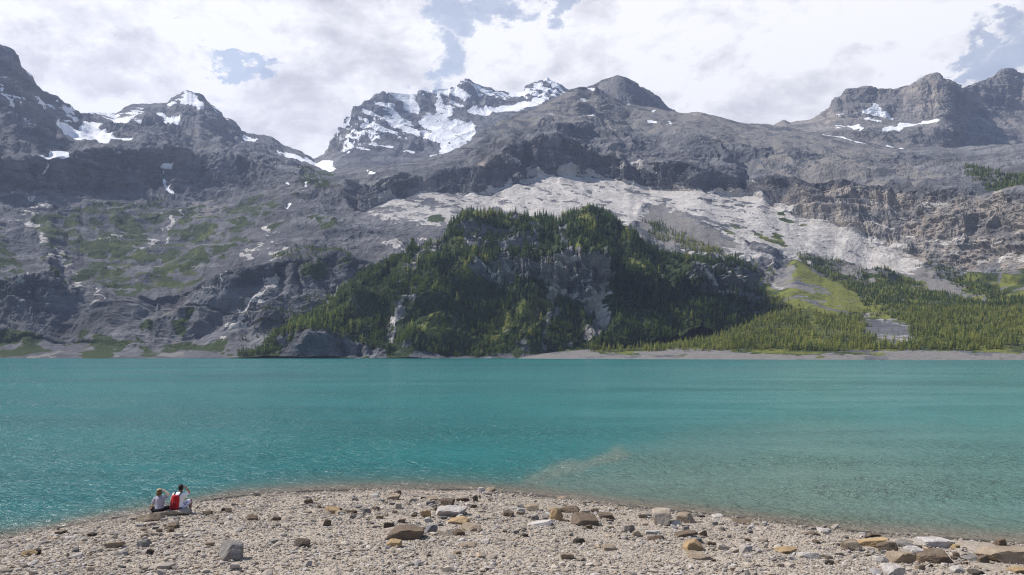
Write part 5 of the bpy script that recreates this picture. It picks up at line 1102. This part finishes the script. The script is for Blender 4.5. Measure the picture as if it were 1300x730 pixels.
off = N(nt, 'ShaderNodeVectorMath', operation='ADD'); nt.links.new(cv, off.inputs[0]); off.inputs[1].default_value = (-.018, .008, .03)
n_b2 = noise_node(nt, off.outputs[0], 9.5, 10, .62, .35).outputs[0]
off2 = N(nt, 'ShaderNodeVectorMath', operation='ADD'); nt.links.new(cv, off2.inputs[0]); off2.inputs[1].default_value = (-.05, .02, .08)
n_a2 = noise_node(nt, off2.outputs[0], 3.2, 10, .6, .2).outputs[0]
relief = mathn(nt, 'ADD', mathn(nt, 'MULTIPLY', mathn(nt, 'SUBTRACT', n_b, n_b2), 1.6), mathn(nt, 'MULTIPLY', mathn(nt, 'SUBTRACT', n_a, n_a2), 1.8))
n_c = noise_node(nt, cv, 5., 8, .6, .3).outputs[0]
grey = addall([blob(350, 140, 120, 70), blob(800, 120, 150, 60), blob(730, 60, 90, 45), blob(130, 100, 190, 45), blob(470, 50, 80, 70), blob(1000, 130, 120, 50)])
shade = mathn(nt, 'SUBTRACT', mathn(nt, 'ADD', .84, mathn(nt, 'ADD', relief, mapr(nt, n_c, .35, .65, -.12, .12))), mathn(nt, 'MULTIPLY', grey, .38))
ccol = ramp(nt, shade, [(0., (.56, .545, .595)), (.35, (.74, .725, .765)), (.60, (.92, .905, .93)), (.78, (1.05, 1.04, 1.05))])
bg2 = N(nt, 'ShaderNodeBackground'); nt.links.new(ccol, bg2.inputs[0]); bg2.inputs[1].default_value = .86
mx = N(nt, 'ShaderNodeMixShader'); nt.links.new(cf, mx.inputs[0]); nt.links.new(bg1.outputs[0], mx.inputs[1]); nt.links.new(bg2.outputs[0], mx.inputs[2])
o = N(nt, 'ShaderNodeOutputWorld'); nt.links.new(mx.outputs[0], o.inputs[0])

sd = bpy.data.lights.new('sun', 'SUN'); sd.energy = 5.0; sd.angle = math.radians(.5); sd.color = (1., .945, .875)
so = bpy.data.objects.new('sun', sd); COL.objects.link(so)
dirv = Vector((math.sin(SUN_AZ)*math.cos(SUN_EL), math.cos(SUN_AZ)*math.cos(SUN_EL), math.sin(SUN_EL)))
so.rotation_euler = dirv.to_track_quat('Z', 'Y').to_euler(); so.location = (-20, 10, 30)

cd = bpy.data.cameras.new('camera'); co = bpy.data.objects.new('camera', cd); COL.objects.link(co); scene.camera = co
co.location = (0, 0, EYE); co.rotation_euler = (math.radians(90), 0, 0)
cd.sensor_width = 36.; cd.lens = F/1300*36.; cd.shift_y = 84./1300; cd.clip_start = .1; cd.clip_end = 30000

scene.view_settings.view_transform = 'Standard'; scene.view_settings.look = 'None'; scene.view_settings.exposure = .36; scene.view_settings.gamma = 1.
scene.cycles.use_denoising = True; scene.cycles.denoiser = 'OPENIMAGEDENOISE'; scene.cycles.denoising_prefilter = 'NONE'; scene.cycles.pixel_filter_type = 'BLACKMAN_HARRIS'; scene.cycles.filter_width = 1.15; scene.cycles.max_bounces = 5; scene.cycles.volume_bounces = 0; scene.cycles.transparent_max_bounces = 12
scene.cycles.use_adaptive_sampling = False; scene.cycles.sample_clamp_indirect = 2.; scene.cycles.sample_clamp_direct = 6.
